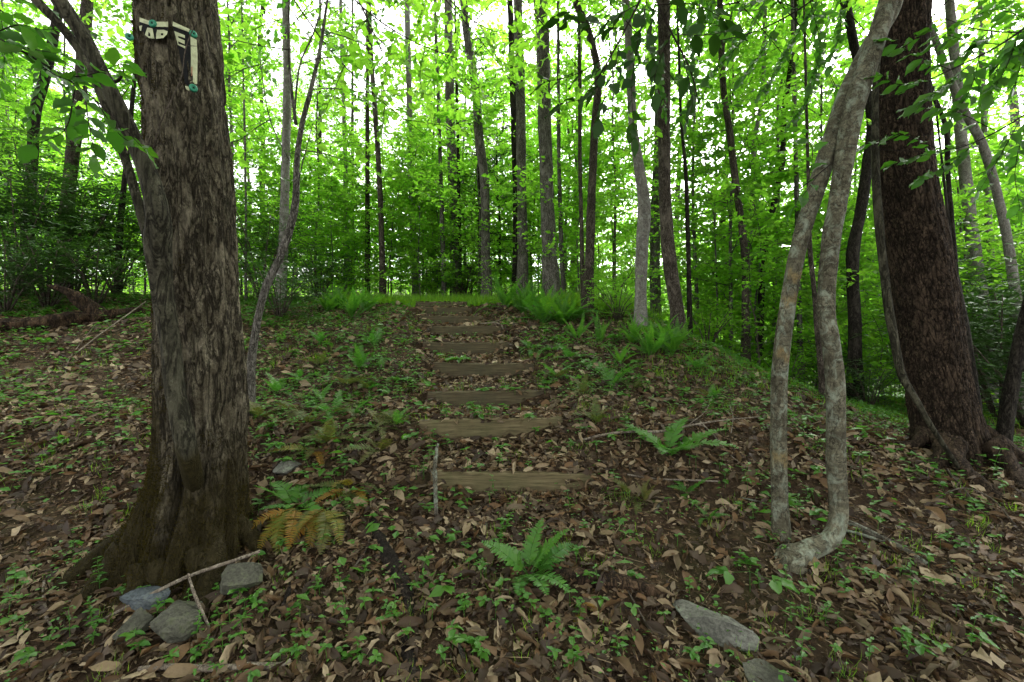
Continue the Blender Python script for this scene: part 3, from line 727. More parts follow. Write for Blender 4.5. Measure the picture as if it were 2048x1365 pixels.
TREES = [
 ('tall_tree', 'straight grey-brown trunk, second thickest on the crest above the fern bank', [(1104, 600, 34, 9.2), (1099, 500, 30, 9.2), (1096, 440, 28, 9.2), (1092, 330, 27, 9.2), (1088, 183, 27, 9.2), (1085, 73, 28, 9.2), (1081, 0, 28, 9.2)], 'bark_grey', 13, 'k2'),
 ('tall_tree', 'grey trunk overlapping a thinner black trunk above the ferns', [(1044, 580, 22, 10.2), (1046, 500, 20, 10.2), (1042, 330, 19, 10.2), (1041, 183, 18, 10.2), (1035, 0, 17, 10.2)], 'bark_grey', 13, 'k1'),
 ('slender_tree', 'thin black trunk half hidden by the grey trunk above the ferns', [(1031, 585, 15, 10.8), (1033, 500, 14, 10.8), (1031, 330, 14, 10.8), (1026, 183, 13, 10.8), (1020, 0, 12, 10.8)], 'bark_dark', 12, None),
 ('tall_tree', 'brown flaky trunk bending gently above the top of the steps', [(973, 585, 22, 10.4), (971, 500, 19, 10.4), (969, 366, 18, 10.4), (958, 275, 18, 10.4), (951, 176, 17, 10.4), (933, 66, 16, 10.4), (928, 0, 16, 10.4)], 'bark_grey', 13, 'k2'),
 ('slender_tree', 'very thin pale twin-stemmed tree behind the thick grey crest trunk', [(1127, 590, 9, 10), (1123, 500, 9, 10), (1118, 330, 8, 10), (1117, 200, 7, 10), (1116, 0, 6, 10)], 'bark_grey', 11, None),
 ('slender_tree', 'olive brown trunk with a kink high up, rooted at the rim of the fern bank', [(1173, 632, 24, 8.0), (1178, 540, 19, 8.0), (1180, 500, 18, 8.0), (1184, 366, 16, 8.0), (1191, 238, 16, 8.0), (1196, 150, 15, 8.0), (1176, 60, 14, 8.0), (1150, 0, 13, 8.0)], 'bark_brown', 10, 'k2'),
 ('slender_tree', 'thin straight brown stem just beside the kinked olive trunk', [(1166, 620, 10, 8.4), (1164, 500, 9, 8.4), (1160, 330, 8, 8.4), (1160, 220, 8, 8.4), (1158, 60, 7, 8.4)], 'bark_brown', 9, None),
 ('beech_tree', 'smooth pale grey sinuous trunk rising out of a fern clump', [(1279, 668, 30, 7.0), (1281, 600, 25, 7.0), (1282, 560, 24, 7.0), (1284, 500, 25, 7.0), (1288, 410, 25, 7.0), (1277, 330, 21, 7.0), (1266, 256, 18, 7.0), (1262, 165, 17, 7.0), (1257, 73, 16, 7.0), (1251, 0, 16, 7.0)], 'bark_pale', 9, 'k2'),
 ('tall_tree', 'dark brown flaky trunk next to the smooth pale sinuous one', [(1360, 700, 42, 6.6), (1354, 620, 30, 6.6), (1344, 560, 28, 6.6), (1336, 500, 27, 6.6), (1331, 403, 25, 6.6), (1329, 330, 25, 6.6), (1328, 183, 25, 6.6), (1328, 0, 24, 6.6)], 'bark_brown', 11, 'k1'),
 ('tall_tree', 'dim grey trunk standing between the pale sinuous trunk and the dark flaky one', [(1312, 640, 24, 11), (1310, 540, 21, 11), (1310, 440, 20, 11), (1316, 300, 18, 11), (1320, 100, 16, 11)], 'bark_grey', 12, 'k1'),
 ('slender_tree', 'thin dark forked sapling just beyond the dark flaky trunk', [(1381, 700, 11, 7.4), (1378, 570, 10, 7.4), (1375, 450, 9, 7.4), (1371, 340, 8, 7.4), (1362, 240, 6, 7.4), (1358, 120, 5, 7.4)], 'bark_dark', 8, None),
 ('slender_tree', 'dark slightly leaning trunk rising from the right-hand hollow, upright at its foot', [(1491, 715, 20, 8.0), (1491, 620, 16, 8.0), (1490, 523, 15, 8.0), (1484, 460, 15, 8.0), (1469, 348, 14, 8.0), (1458, 256, 14, 8.0), (1447, 183, 13, 8.0), (1440, 0, 12, 8.0)], 'bark_brown', 11, 'k2'),
 ('slender_tree', 'light grey slim trunk curving between two darker leaning trunks in the hollow', [(1497, 690, 11, 9.5), (1499, 500, 10, 9.5), (1506, 380, 10, 9.5), (1508, 286, 10, 9.5), (1520, 220, 9, 9.5), (1528, 121, 9, 9.5), (1530, 0, 8, 9.5)], 'bark_pale', 11, None),
 ('slender_tree', 'dark zigzag trunk leaning out over the hollow towards the lichen-spotted pair', [(1520, 690, 14, 9), (1523, 580, 13, 9), (1531, 500, 13, 9), (1550, 395, 13, 9), (1564, 330, 12, 9), (1568, 227, 12, 9), (1582, 128, 11, 9), (1590, 40, 10, 9), (1592, 0, 10, 9)], 'bark_dark', 11, 'k1'),
 ('slender_tree', 'dark bowed trunk seen in the gap before the massive scaly tree', [(1711, 765, 32, 6.6), (1710, 680, 28, 6.6), (1706, 560, 27, 6.6), (1706, 500, 27, 6.6), (1722, 420, 24, 6.6), (1734, 330, 22, 6.6), (1742, 250, 20, 6.6), (1735, 190, 20, 6.6), (1711, 103, 19, 6.6), (1690, 0, 18, 6.6)], 'bark_dark', 9, 'k3'),
 ('slender_tree', 'thin dark stem winding up close behind the massive scaly tree', [(1925, 800, 14, 5.2), (1918, 640, 12, 5.2), (1908, 500, 12, 5.2), (1897, 366, 11, 5.2), (1890, 250, 11, 5.2), (1861, 175, 10, 5.2), (1846, 60, 9, 5.2)], 'bark_dark', 7, None),
 ('beech_tree', 'pale trunk leaning away at an angle beyond the massive scaly tree', [(2040, 760, 26, 6.2), (2036, 640, 24, 6.2), (2018, 500, 23, 6.2), (1989, 366, 21, 6.2), (1963, 286, 20, 6.2), (1920, 205, 18, 6.2), (1883, 113, 16, 6.2), (1850, 20, 14, 6.2)], 'bark_pale', 9, None),
 ('beech_tree', 'broad blurry pale trunk crossed by the leaning pale trunk', [(1985, 800, 36, 7.5), (1968, 640, 32, 7.5), (1945, 480, 30, 7.5), (1925, 300, 26, 7.5), (1912, 150, 24, 7.5)], 'bark_pale', 10, 'k1'),
 ('beech_tree', 'straight slim pale trunk above the crossing pale trunks near the edge', [(1995, 800, 20, 8.5), (1985, 600, 18, 8.5), (1975, 400, 15, 8.5), (1966, 200, 13, 8.5), (1960, 0, 12, 8.5)], 'bark_pale', 12, None),
 ('slender_tree', 'black leaning trunk cut by the picture edge beside a thin companion stem', [(1996, 965, 60, 3.9), (2004, 900, 42, 3.9), (2018, 800, 36, 3.9), (2040, 680, 32, 3.9), (2075, 540, 30, 3.9)], 'bark_dark', 5, None),
 ('slender_tree', 'thin leaning stem at the foot of the black edge trunk', [(1976, 935, 24, 3.9), (1968, 895, 16, 3.9), (1950, 850, 13, 3.9), (1936, 800, 11, 3.95), (1925, 700, 9, 4.0)], 'bark_dark', 4, None),
 ('tall_tree', 'dark leaning trunk rising out of the evergreen shrubs near the picture edge', [(52, 560, 30, 9.0), (58, 440, 27, 9.0), (66, 300, 26, 9.0), (72, 220, 25, 9.0), (92, 150, 24, 9.0), (110, 60, 22, 9.0)], 'bark_dark', 11, 'k1'),
 ('tall_tree', 'blurred brown trunk behind the evergreen shrubs, left of the crooked stem', [(128, 560, 36, 10), (132, 460, 32, 10), (143, 330, 31, 10), (158, 210, 30, 10), (170, 60, 28, 10)], 'bark_brown', 13, 'k2'),
 ('slender_tree', 'slim dark trunk just visible between the shrubs and the crooked stem', [(236, 560, 15, 9), (240, 460, 14, 9), (248, 370, 12, 9), (262, 230, 10, 9)], 'bark_dark', 9, None),
 ('beech_tree', 'pale grey trunk standing directly behind the crooked sapling', [(562, 590, 22, 8.6), (568, 460, 19, 8.6), (572, 300, 18, 8.6), (575, 150, 17, 8.6), (571, 0, 15, 8.6)], 'bark_pale', 11, 'k2'),
 ('slender_tree', 'thin distant pale trunk between the crooked sapling and the steps', [(696, 575, 11, 13), (693, 440, 10, 13), (690, 300, 9, 13), (684, 100, 8, 13)], 'bark_pale', 14, None),
 ('slender_tree', 'thin brown trunk with short dead twigs over the grass', [(766, 582, 14, 10.6), (764, 500, 12, 10.6), (759, 366, 11, 10.6), (750, 220, 10, 10.6), (742, 100, 9, 10.6), (738, 0, 8, 10.6)], 'bark_brown', 12, None),
 ('beech_tree', 'whitish distant trunk straight above the topmost step', [(832, 590, 15, 13), (828, 500, 14, 13), (823, 366, 13, 13), (819, 220, 12, 13), (814, 0, 11, 13)], 'bark_pale', 15, None),
 ('slender_tree', 'thin grey trunk left of a broader dim trunk behind the steps', [(888, 575, 10, 11.2), (884, 440, 9, 11.2), (880, 300, 8, 11.2), (874, 120, 7, 11.2)], 'bark_grey', 12, None),
 ('tall_tree', 'broad dim grey trunk far behind the steps between thin neighbours', [(914, 580, 24, 12.5), (910, 460, 21, 12.5), (905, 340, 20, 12.5), (900, 200, 18, 12.5), (896, 0, 16, 12.5)], 'bark_grey', 15, 'k1'),
 ('slender_tree', 'thin stem hard beside the broad dim grey trunk', [(921, 580, 8, 12), (919, 460, 7, 12), (917, 340, 7, 12), (914, 200, 6, 12)], 'bark_dark', 11, None),
 ('slender_tree', 'pale ragged trunk with a reddish base beyond the kinked olive trunk', [(1147, 570, 16, 14), (1150, 470, 14, 14), (1154, 350, 13, 14), (1158, 200, 12, 14)], 'bark_pale', 14, None),
 ('slender_tree', 'brown crooked stump-like trunk deep in the bright hollow', [(1455, 560, 18, 13), (1450, 500, 15, 13), (1443, 470, 13, 13), (1447, 430, 12, 13), (1452, 330, 10, 13)], 'bark_brown', 11, None),
 ('slender_tree', 'thin brown stem threading up between the two lichen-spotted trunks', [(1643, 760, 13, 5.4), (1634, 660, 11, 5.4), (1628, 580, 10, 5.4), (1620, 500, 10, 5.4), (1618, 420, 8, 5.4)], 'bark_brown', 6, None),
 ('slender_tree', 'slim grey trunk low in the hollow just left of the ochre-banded stem', [(1603, 770, 14, 8.5), (1600, 680, 12, 8.5), (1597, 560, 11, 8.5), (1594, 420, 10, 8.5), (1590, 250, 9, 8.5)], 'bark_grey', 12, None),
 ('slender_tree', 'hair-thin straight sapling over the slope left of the steps', [(492, 560, 6, 8.8), (492, 430, 5, 8.8), (490, 300, 5, 8.8), (487, 160, 4, 8.8)], 'bark_grey', 10, None),
]
rgb_ = np.random.default_rng(77)
for nm, lab, pts, bk, top, cr in TREES:
    wmax = pts[0][2]
    tree(nm, lab, pts, M[bk], seg=18 if wmax > 18 else 10, ring=60, amp=.09, top=top, crown=cr, csc=.34 + .12 * rgb_.random(), crz=rgb_.random() * 6, flare=1.1)

# the crooked sapling beside the old tree, with leaf sprays
def spray_px(px, py, d, az, el, L, ntw, nlf, tl, **kw): return (W(px, py, d), R(az), R(el), L, ntw, nlf, tl, dict(br=.006, **kw))
SAP = [(502, 740, 26, 4.2), (512, 660, 22, 4.2), (528, 585, 21, 4.2), (560, 515, 22, 4.2), (582, 450, 22, 4.2), (592, 390, 19, 4.2), (594, 320, 17, 4.2), (604, 250, 14, 4.2), (622, 180, 12, 4.2), (640, 100, 9, 4.2), (652, 20, 7, 4.2), (668, -90, 5, 4.15)]
SAP = [(a, b, c_ * .74, d) for a, b, c_, d in SAP]
tree('crooked_sapling', 'crooked grey sapling bending in an S beside the thick old tree', SAP, M['bark_grey'], seg=22, ring=130, amp=.12,
     limbs=[[(592, 250, 8, 4.2), (580, 150, 6, 4.15), (577, 60, 5, 4.1), (580, -40, 4, 4.1)], [(586, 440, 4, 4.2), (600, 350, 3, 4.1), (612, 300, 2, 4.0), (625, 250, 1.5, 3.9)],
            [(588, 240, 5, 4.2), (600, 130, 4, 4.1), (630, 60, 3, 4.0), (650, -20, 2, 4.0)], [(578, 320, 3, 4.2), (540, 240, 2.5, 4.2), (520, 120, 2, 4.2)]],
     sprays=[spray_px(575, 100, 4.1, 200, 5, 1.0, 8, 7, .4), spray_px(520, 130, 4.2, 170, -10, .7, 7, 7, .35), spray_px(600, 130, 4.1, -20, 5, .9, 8, 6, .38), spray_px(540, 240, 4.2, 160, -12, .7, 6, 6, .3), spray_px(640, 60, 4., 20, 0, 1.0, 9, 7, .4), spray_px(590, 30, 4.1, 90, 0, .9, 8, 7, .4),
             spray_px(620, 180, 4.2, 10, 10, .9, 7, 6, .4), spray_px(600, 300, 4.2, 0, -5, .7, 5, 5, .3), spray_px(560, 40, 4.1, 150, 10, 1.1, 9, 7, .4)])

# ------------------------------------------------------------------ woodland around: repeated trees
def frustum_px(x, y): return 1024 + x / y * FPX
def scatter(n, keys, name, cat, group, dlo, dhi, plo, phi, labels, scale=(.8, 1.2), avoid=None, seed=0, power=1.0):
    rg = np.random.default_rng(seed); k = 0; tries = 0; placed = []
    while k < n and tries < n * 40:
        tries += 1
        d = dlo + (dhi - dlo) * rg.random() ** power; px = rg.uniform(plo, phi); x = (px - 1024) / FPX * d
        if avoid and avoid(px, d): continue
        if any((x - a) ** 2 + (d - b) ** 2 < (.9 * .9) for a, b in placed): continue
        placed.append((x, d)); key = keys[int(rg.integers(len(keys)))]; nm_, ct_ = ('understory_tree', 'tree') if name == 'sapling' and key[0] == 'u' else ('sapling', 'sapling') if key[0] == 's' else (name, cat)
        place(key, nm_, x, d, labels(px, d, key), ct_, group, float(rg.uniform(*scale)), float(rg.random() * 6.28), parts=('stems', 'leaves') if key[0] in 'rb' else ('trunk', 'crown'))
        k += 1
SPOT = [(60, 'at the picture edge behind the evergreen shrubs'), (130, 'behind the dark leaning trunk among the shrubs'), (210, 'behind the blurred brown trunk'), (300, 'behind the crooked dark stem'), (480, 'partly hidden by the old mossy tree'), (545, 'just past the edge of the old mossy tree'), (620, 'behind the crooked sapling'), (680, 'beside the distant thin pale trunk'), (735, 'among the wispy pines'), (790, 'behind the thin brown trunk over the grass'), (855, 'straight above the topmost step'),
        (895, 'behind the thin grey trunk by the steps'), (940, 'behind the broad dim grey trunk'), (1000, 'behind the brown flaky trunk above the steps'), (1065, 'behind the grey and black twin trunks'), (1110, 'behind the thick crest trunk'), (1150, 'behind the thin pale twin stem'), (1215, 'behind the kinked olive trunk'), (1300, 'behind the pale sinuous trunk'), (1365, 'behind the dark flaky trunk'), (1430, 'just past the thin forked sapling'), (1500, 'behind the upright dark trunk in the hollow'),
        (1560, 'behind the zigzag trunk in the hollow'), (1620, 'behind the ochre-banded stem'), (1690, 'behind the elbowed lichen-spotted stem'), (1745, 'behind the dark bowed trunk'), (1900, 'behind the massive scaly tree'), (1950, 'just past the massive scaly tree'), (2000, 'behind the crossing pale trunks'), (9999, 'at the picture edge past the pale trunks')]
def spot(px): return next(t for lim, t in SPOT if px < lim)
LOOK = {'u1': 'spring-green understory tree', 'u2': 'taller airy understory tree', 'u3': 'small mid-green understory tree', 'u4': 'tall mid-green understory tree', 'u5': 'low bright understory tree', 'u6': 'low spreading yellow-green tree', 'u7': 'wide layered bright green tree', 's1': 'small bright sapling', 's2': 'knee-high sapling', 's3': 'tall thin sapling', 'b1': 'low bushy plant', 't1': 'tall grey forest trunk', 't2': 'tall slim brown forest trunk', 't3': 'tall slim pale forest trunk', 't4': 'thickest tall grey forest trunk'}
def howfar(d): return 'near' if d < 9.5 else 'middle-distance' if d < 14 else 'farther' if d < 20 else 'distant' if d < 27 else 'hazy distant' if d < 35 else 'farthest'
def lab_under(px, d, key): return f'{howfar(d)} {LOOK[key]} {spot(px)}'
lab_sap = lab_under
scatter(20, ['u1', 'u6', 'u5', 'u3'], 'understory_tree', 'tree', 'understory trees in spring leaf', 8.2, 18, 1390, 2100, lab_under, seed=101, power=.8)
scatter(13, ['u1', 'u5', 'u6', 'u5'], 'understory_tree', 'tree', 'understory trees in spring leaf', 12.5, 22, 620, 1400, lab_under, seed=102)
scatter(18, ['u2', 'u3', 'u5', 'u1'], 'understory_tree', 'tree', 'understory trees in spring leaf', 10, 21, -80, 640, lab_under, seed=103)
for px, d, key, sc in ((1395, 9.6, 'u4', 1.0), (1462, 8.8, 'u2', 1.05), (1545, 10.5, 'u4', 1.1), (1640, 9.4, 'u2', 1.1), (1425, 12, 'u4', 1.15), (1500, 13, 'u2', 1.3), (1600, 13, 'u4', 1.2), (1690, 11, 'u4', 1.05), (1230, 11.5, 'u4', 1.0), (1130, 13, 'u2', 1.25), (870, 15, 'u2', 1.3), (460, 10.5, 'u4', 1.0), (1290, 14, 'u4', 1.2), (1010, 18, 'u2', 1.5), (930, 15, 'u2', 1.4), (1730, 13, 'u4', 1.2), (1960, 11, 'u4', 1.1), (2050, 12, 'u2', 1.2), (330, 12, 'u4', 1.1), (30, 12, 'u4', 1.1)):
    place(key, 'understory_tree', (px - 1024) / FPX * d, d, lab_under(px, d, key), 'tree', 'understory trees in spring leaf', sc)
scatter(24, ['u6', 'u7', 'u5'], 'understory_tree', 'tree', 'understory trees in spring leaf', 7.6, 15, 1400, 2080, lab_under, seed=111)
scatter(20, ['u6', 'u7', 'u1'], 'understory_tree', 'tree', 'understory trees in spring leaf', 12.5, 22, 600, 1400, lab_under, seed=112)
scatter(14, ['u6', 'u7', 'u3'], 'understory_tree', 'tree', 'understory trees in spring leaf', 10.5, 20, -80, 620, lab_under, seed=113)
scatter(32, ['u1', 'u2', 'u6', 'u7', 'u5'], 'understory_tree', 'tree', 'understory trees in spring leaf', 20, 44, -100, 2150, lab_under, (1.0, 1.6), seed=104)
def tall_proto(key, H, r, bark, crown, seed):
    rg = np.random.default_rng(seed); n = 7; t = np.linspace(0, 1, n)
    P = np.stack([np.cumsum(rg.normal(0, .12, n)), np.cumsum(rg.normal(0, .12, n)), t * H - .3, r * (1.1 - .6 * t)], 1)
    woods = []
    for k in range(14):
        i = int(rg.integers(1, n - 1)); b = P[i, :3] + (P[i + 1, :3] - P[i, :3]) * rg.random(); az = rg.random() * 6.28; l = rg.uniform(.4, 1.3)
        d = np.array([math.cos(az), math.sin(az), rg.uniform(-.1, .4)])
        woods.append(np.array([[*b, .012], [*(b + d * l * .5), .008], [*(b + d * l + [0, 0, .1 * l]), .003]]))
    PROTO[key] = (woods_mesh('trunk_' + key, P, woods, bark, 10, 26, rough_disp(.1, seed=seed)), P[-1, :3], crown)
tall_proto('t1', 11, .13, M['bark_grey'], 'k1', 51); tall_proto('t2', 12, .10, M['bark_brown'], 'k2', 52); tall_proto('t3', 10, .08, M['bark_pale'], 'k2', 53); tall_proto('t4', 13, .16, M['bark_grey'], 'k3', 54)
def scatter_tall(n, dlo, dhi, seed, plo=-100, phi=2150):
    rg = np.random.default_rng(seed)
    for k in range(n):
        d = rg.uniform(dlo, dhi); px = plo + (phi - plo) * (k + rg.random()) / n; x = (px - 1024) / FPX * d; key = ['t1', 't2', 't3', 't4'][int(rg.integers(4))]
        tr, tp, ck = PROTO[key]; sc = float(rg.uniform(.85, 1.25))
        t = thing('forest_tree', (x, d, hz(x, d)), lab_under(px, d, key), 'tree', 'tall forest trees in the distance', float(rg.random() * 6.28), sc)
        link('trunk', tr, t)
        for nm, me in (('limbs', PROTO[ck][0]), ('crown', PROTO[ck][1])):
            o = link(nm, me, t); o.location = tuple(tp - np.array([0, 0, .8])); o.rotation_euler = (0, 0, float(rg.random() * 6)); o.scale = (.45 if d < 26 else .8,) * 3
for k, (x, y, key, sc, lb) in enumerate([(-4.6, -1.2, 't1', .78, 'tall grey trunk standing just outside the view beside the old mossy tree'), (1.2, -4.2, 't2', .72, 'slim brown trunk behind the viewpoint, in line with the steps'), (-2.4, -6.5, 't4', .8, 'thick grey trunk farthest behind the viewpoint'), (5.2, -1.5, 't1', .74, 'grey trunk outside the view near the massive scaly tree'), (4.2, -6.0, 't4', .78, 'thick grey trunk behind the viewpoint on the low side'), (-6.6, 2.4, 't2', .8, 'slim brown trunk outside the view on the slope by the fallen log')]):  # unseen trees added to keep light off the foreground
    tr, tp, ck = PROTO[key]; t = thing('forest_tree', (x, y, hz(x, y)), lb, 'tree', 'forest trees around the viewpoint', k * 1.3, sc); link('trunk', tr, t)
    for nm, me in (('limbs', PROTO[ck][0]), ('crown', PROTO[ck][1])):
        o = link(nm, me, t); o.location = tuple(tp - np.array([0, 0, 1.5])); o.rotation_euler = (0, 0, k * 2.1); o.scale = (1.35,) * 3
scatter_tall(10, 15, 26, 201); scatter_tall(14, 26, 46, 202)
for px, d, sc in ((735, 12.0, .95), (640, 15, 1.05), (705, 17, 1.1), (1190, 18, 1.)):
    x = (px - 1024) / FPX * d
    place('p1', 'pine_tree', x, d, {735: 'nearest wispy pine with dead side twigs, above the grass at the top of the steps', 640: 'wispy pine behind the crooked sapling', 705: 'farther wispy pine left of the topmost step', 1190: 'wispy pine far behind the fern bank'}[px], 'pine', 'wispy pines', sc)
for px, d, sc, lb in ((960, 12.2, 1.0, 'dark-leaved holly tree growing between the trunks above the steps'), (1000, 14, .9, 'smaller dark-leaved holly behind the crest trunks'), (905, 14.5, .75, 'low dark-leaved holly beside the broad dim trunk'), (1065, 13.5, .6, 'short dark-leaved holly beside the thick crest trunk')):
    place('holly', 'holly_tree', (px - 1024) / FPX * d, d, lb, 'holly', 'dark-leaved hollies', sc)
for px, d, sc, k, lb in ((40, 8.2, 1.15, 'r1', 'big evergreen shrub at the picture edge left of the crooked stem'), (150, 8.8, 1.1, 'r1', 'big evergreen shrub in front of the blurred brown trunk'), (235, 9.6, .95, 'r1', 'evergreen shrub close to the crooked stem'), (95, 7.4, .9, 'r2', 'low evergreen shrub behind the fallen log'), (525, 8.8, .95, 'r1', 'evergreen shrub seen just past the thick old tree'), (560, 7.2, .7, 'r2', 'low evergreen shrub behind the bend of the crooked sapling'), (640, 10, .8, 'r2', 'low dark shrub at the edge of the crest grass'),
                         (2030, 6.4, .95, 'r1', 'evergreen shrub at the foot of the leaning pale trunk'), (2065, 7.6, 1.2, 'r1', 'tall evergreen shrub at the picture edge past the scaly tree'), (1735, 6.3, .55, 'r2', 'low dark shrub at the foot of the dark bowed trunk'), (1960, 8.4, 1.0, 'r1', 'evergreen shrub between the pale trunks past the scaly tree'),
                         (10, 6.8, .8, 'r2', 'low evergreen shrub at the picture edge behind the fallen log'), (190, 7.6, .85, 'r2', 'low evergreen shrub beyond the upturned log end'), (2000, 5.6, .9, 'r1', 'dark evergreen shrub just past the massive scaly tree'), (2055, 5.2, .8, 'r2', 'low evergreen shrub behind the black edge trunk'), (1660, 8.6, .8, 'r2', 'dark low shrub in the hollow between the lichen-spotted stems'), (1220, 8.2, .8, 'b1', 'low bushy plant behind the kinked olive trunk'), (1235, 7.4, .7, 'b1', 'low bushy plant beside the pale sinuous trunk'), (930, 11.6, .9, 'r2', 'low dark shrub behind the top of the steps'), (1000, 10.9, .8, 'b1', 'low bushy plant among the crest ferns'), (870, 12.5, .9, 'b1', 'bushy green plant beyond the crest grass')):
    place(k, 'evergreen_shrub' if k[0] == 'r' else 'bushy_plant', (px - 1024) / FPX * d, d, lb, 'shrub', 'shrubs in the wood', sc, parts=('stems', 'leaves'))
scatter(26, ['s1', 's2', 's3'], 'sapling', 'sapling', 'leafy saplings', 7.4, 13, 1385, 2080, lab_sap, (.7, 1.2), seed=301)
scatter(40, ['s1', 's2', 's3', 'u5', 'u6'], 'sapling', 'sapling', 'leafy saplings', 10.8, 18, 480, 1390, lab_sap, (.7, 1.2), seed=302)
scatter(16, ['s1', 's3', 's2', 'u5'], 'sapling', 'sapling', 'leafy saplings', 9.7, 12.5, 640, 1320, lab_sap, (.6, .95), seed=305)
scatter(14, ['s1', 's3'], 'sapling', 'sapling', 'leafy saplings', 8.6, 13, -40, 640, lab_sap, (.7, 1.2), seed=303)
scatter(14, ['b1', 's2'], 'bushy_plant', 'shrub', 'low bushy plants in the hollow', 7, 11, 1400, 2060, lab_under, (.6, 1.), seed=304)

# the far wood that closes the view
rg = np.random.default_rng(401); fw = MB(); n = 60000
y_ = rg.uniform(44, 75, n); x_ = rg.uniform(-1.3, 1.3, n) * y_; cl = vnoise(np.stack([x_ * .35, y_ * .2, x_ * 0 + 1], 1))
zt = (rg.random(n) ** 1.2) * (12 + 6 * cl)
o_f = np.stack([x_, y_, h(x_, y_) + zt], 1); kp = vnoise(o_f * np.array([.5, .5, .8])) > -.25; o_f = o_f[kp]; n = len(o_f); az = rg.random(n) * 6.283; Lf = rg.uniform(.16, .42, n)
stamp(fw, *LEAF4, o_f, np.stack([np.cos(az), np.sin(az), rg.normal(0, .25, n)], 1), np.array([0, 0, 1.]) + rg.normal(0, .5, (n, 3)), Lf, Lf * .62, rg.random(n))
tag(link('far_foliage', fw.mesh('far_foliage', M['leaf_bright'], smooth=False)), 'mass of spring foliage of the far wood behind all trunks', 'foliage', kind='stuff')

HAZE = 0.0
if HAZE:
    hm, ht = newmat('haze'); vo = ht.nodes.new('ShaderNodeVolumePrincipled'); vo.inputs['Density'].default_value = HAZE; vo.inputs['Color'].default_value = (.95, .97, 1, 1); vo.inputs['Anisotropy'].default_value = .3
    oo = ht.nodes.new('ShaderNodeOutputMaterial'); ht.links.new(vo.outputs[0], oo.inputs['Volume'])
    hb = MB(); x0, x1, y0, y1, z0, z1 = -460, 460, -60, 560, -12, 60
    hb.add([(x, y, z) for x in (x0, x1) for y in (y0, y1) for z in (z0, z1)], [[0, 1, 3, 2], [4, 6, 7, 5], [0, 4, 5, 1], [2, 3, 7, 6], [0, 2, 6, 4], [1, 5, 7, 3]])
    tag(link('haze', hb.mesh('haze', hm, smooth=False)), kind='stuff')

# ------------------------------------------------------------------ ferns
def frond_mesh(key, mat, seed, arch, npin=22, wide=.17, droop=0., pw=1.):
    rg = np.random.default_rng(seed); m_ = MB()
    t = np.linspace(0, 1, 12); el0 = R(62 - 45 * droop)
    ang = el0 - arch * t; dx = np.cos(ang); dz = np.sin(ang)
    P = np.stack([np.cumsum(dx) / 12, .02 * np.sin(t * 5 + seed), np.cumsum(dz) / 12], 1); P -= P[0]
    tube(m_, np.concatenate([P, np.linspace(.008, .002, 12)[:, None]], 1), 3, 12, None, var=.3)
    O = []; A = []; Zn = []; L = []
    for k in range(npin):
        f = .16 + .84 * (k + .5) / npin; i = min(10, int(f * 11)); q = P[i] + (P[i + 1] - P[i]) * (f * 11 - i); d = nrm(P[i + 1] - P[i])
        up = np.cross(d, [0, 1, 0]); up = -up if up[2] < 0 else up
        ln = wide * min(1, (f - .05) * 4.2) * (1 - f) ** .55 * 1.15 + .006
        for s in (-1, 1):
            O.append(q); A.append(nrm(np.array([0, s, 0]) + d * .38 + up * .18 + rg.normal(0, .08, 3))); Zn.append(up + rg.normal(0, .2, 3)); L.append(ln * rg.uniform(.88, 1.1))
    L = np.array(L); n = len(L)
    T = (np.array([[0, 0, 0], [.12, .5, 0], [.6, .36, -.02], [1, 0, -.08], [.6, -.36, -.02], [.12, -.5, 0]]), [[0, 5, 1], [5, 4, 1], [1, 4, 2], [2, 4, 3]])
    stamp(m_, T[0], T[1], O, A, Zn, L, pw * np.minimum(.033, .012 + L * .15), rg.random(n), H=L)
    return m_.mesh('frond_' + key, mat, smooth=False)
FR = {}
FR['b'] = [frond_mesh(f'b{j}', M['fern'], 200 + j, a, npin=19, wide=.21, droop=dr, pw=1.55) for j, (a, dr) in enumerate([(.5, .1), (.8, .2), (1.1, .3), (.9, .55), (1.2, .4)])]
FR['u'] = [frond_mesh(f'u{j}', M['fern_bright'], 90 + j, a, npin=26, wide=.092, droop=dr) for j, (a, dr) in enumerate([(.35, -.4), (.6, -.4), (.9, -.35), (.5, -.15), (1.1, -.3)])]
for kind, mt in (('g', 'fern'), ('o', 'fern_old'), ('d', 'fern_dull')):
    FR[kind] = [frond_mesh(f'{kind}{j}', M[mt], 60 + j, a, droop=dr) for j, (a, dr) in enumerate([(.7, 0), (1.1, .1), (1.5, .1), (1.2, .45), (1.9, .3)])]
def fern(px, py, L, n, kind, label, az0=0, spread=360, tilt=0, seed=None, pos=None, group='ferns on the bank', pick=None):
    p = G(px, py) if pos is None else pos; rg = np.random.default_rng(int(px * 7 + py) if seed is None else seed)
    t = thing('fern', tuple(p - [0, 0, .01]), label, 'fern', group)
    for k in range(n):
        az = R(az0 - spread / 2 + spread * (k + .5 * rg.random()) / n); var = FR[kind[int(rg.integers(len(kind)))]][int(rg.integers(5)) if pick is None else pick[k % len(pick)]]
        o = link('frond', var, t); s = L * rg.uniform(.72, 1.12)
        o.scale = (s, s * rg.uniform(.9, 1.25), s); o.rotation_euler = (R(rg.normal() * 10), R(tilt + rg.normal() * 12), az)
    return t
fern(1058, 1150, .34, 11, 'b', 'bright green fern in the middle foreground below the lowest step', seed=1, az0=40, spread=300)
fern(592, 1020, .38, 8, 'b', 'bright green fern in front of the half-buried rock by the old tree', seed=2)
fern(590, 1052, .40, 7, 'ood', 'yellowing fern with fronds hanging down beside the old tree', az0=-92, spread=100, tilt=30, seed=3, pick=[3, 4, 3], pos=G(590, 1045) + [0, 0, .10])
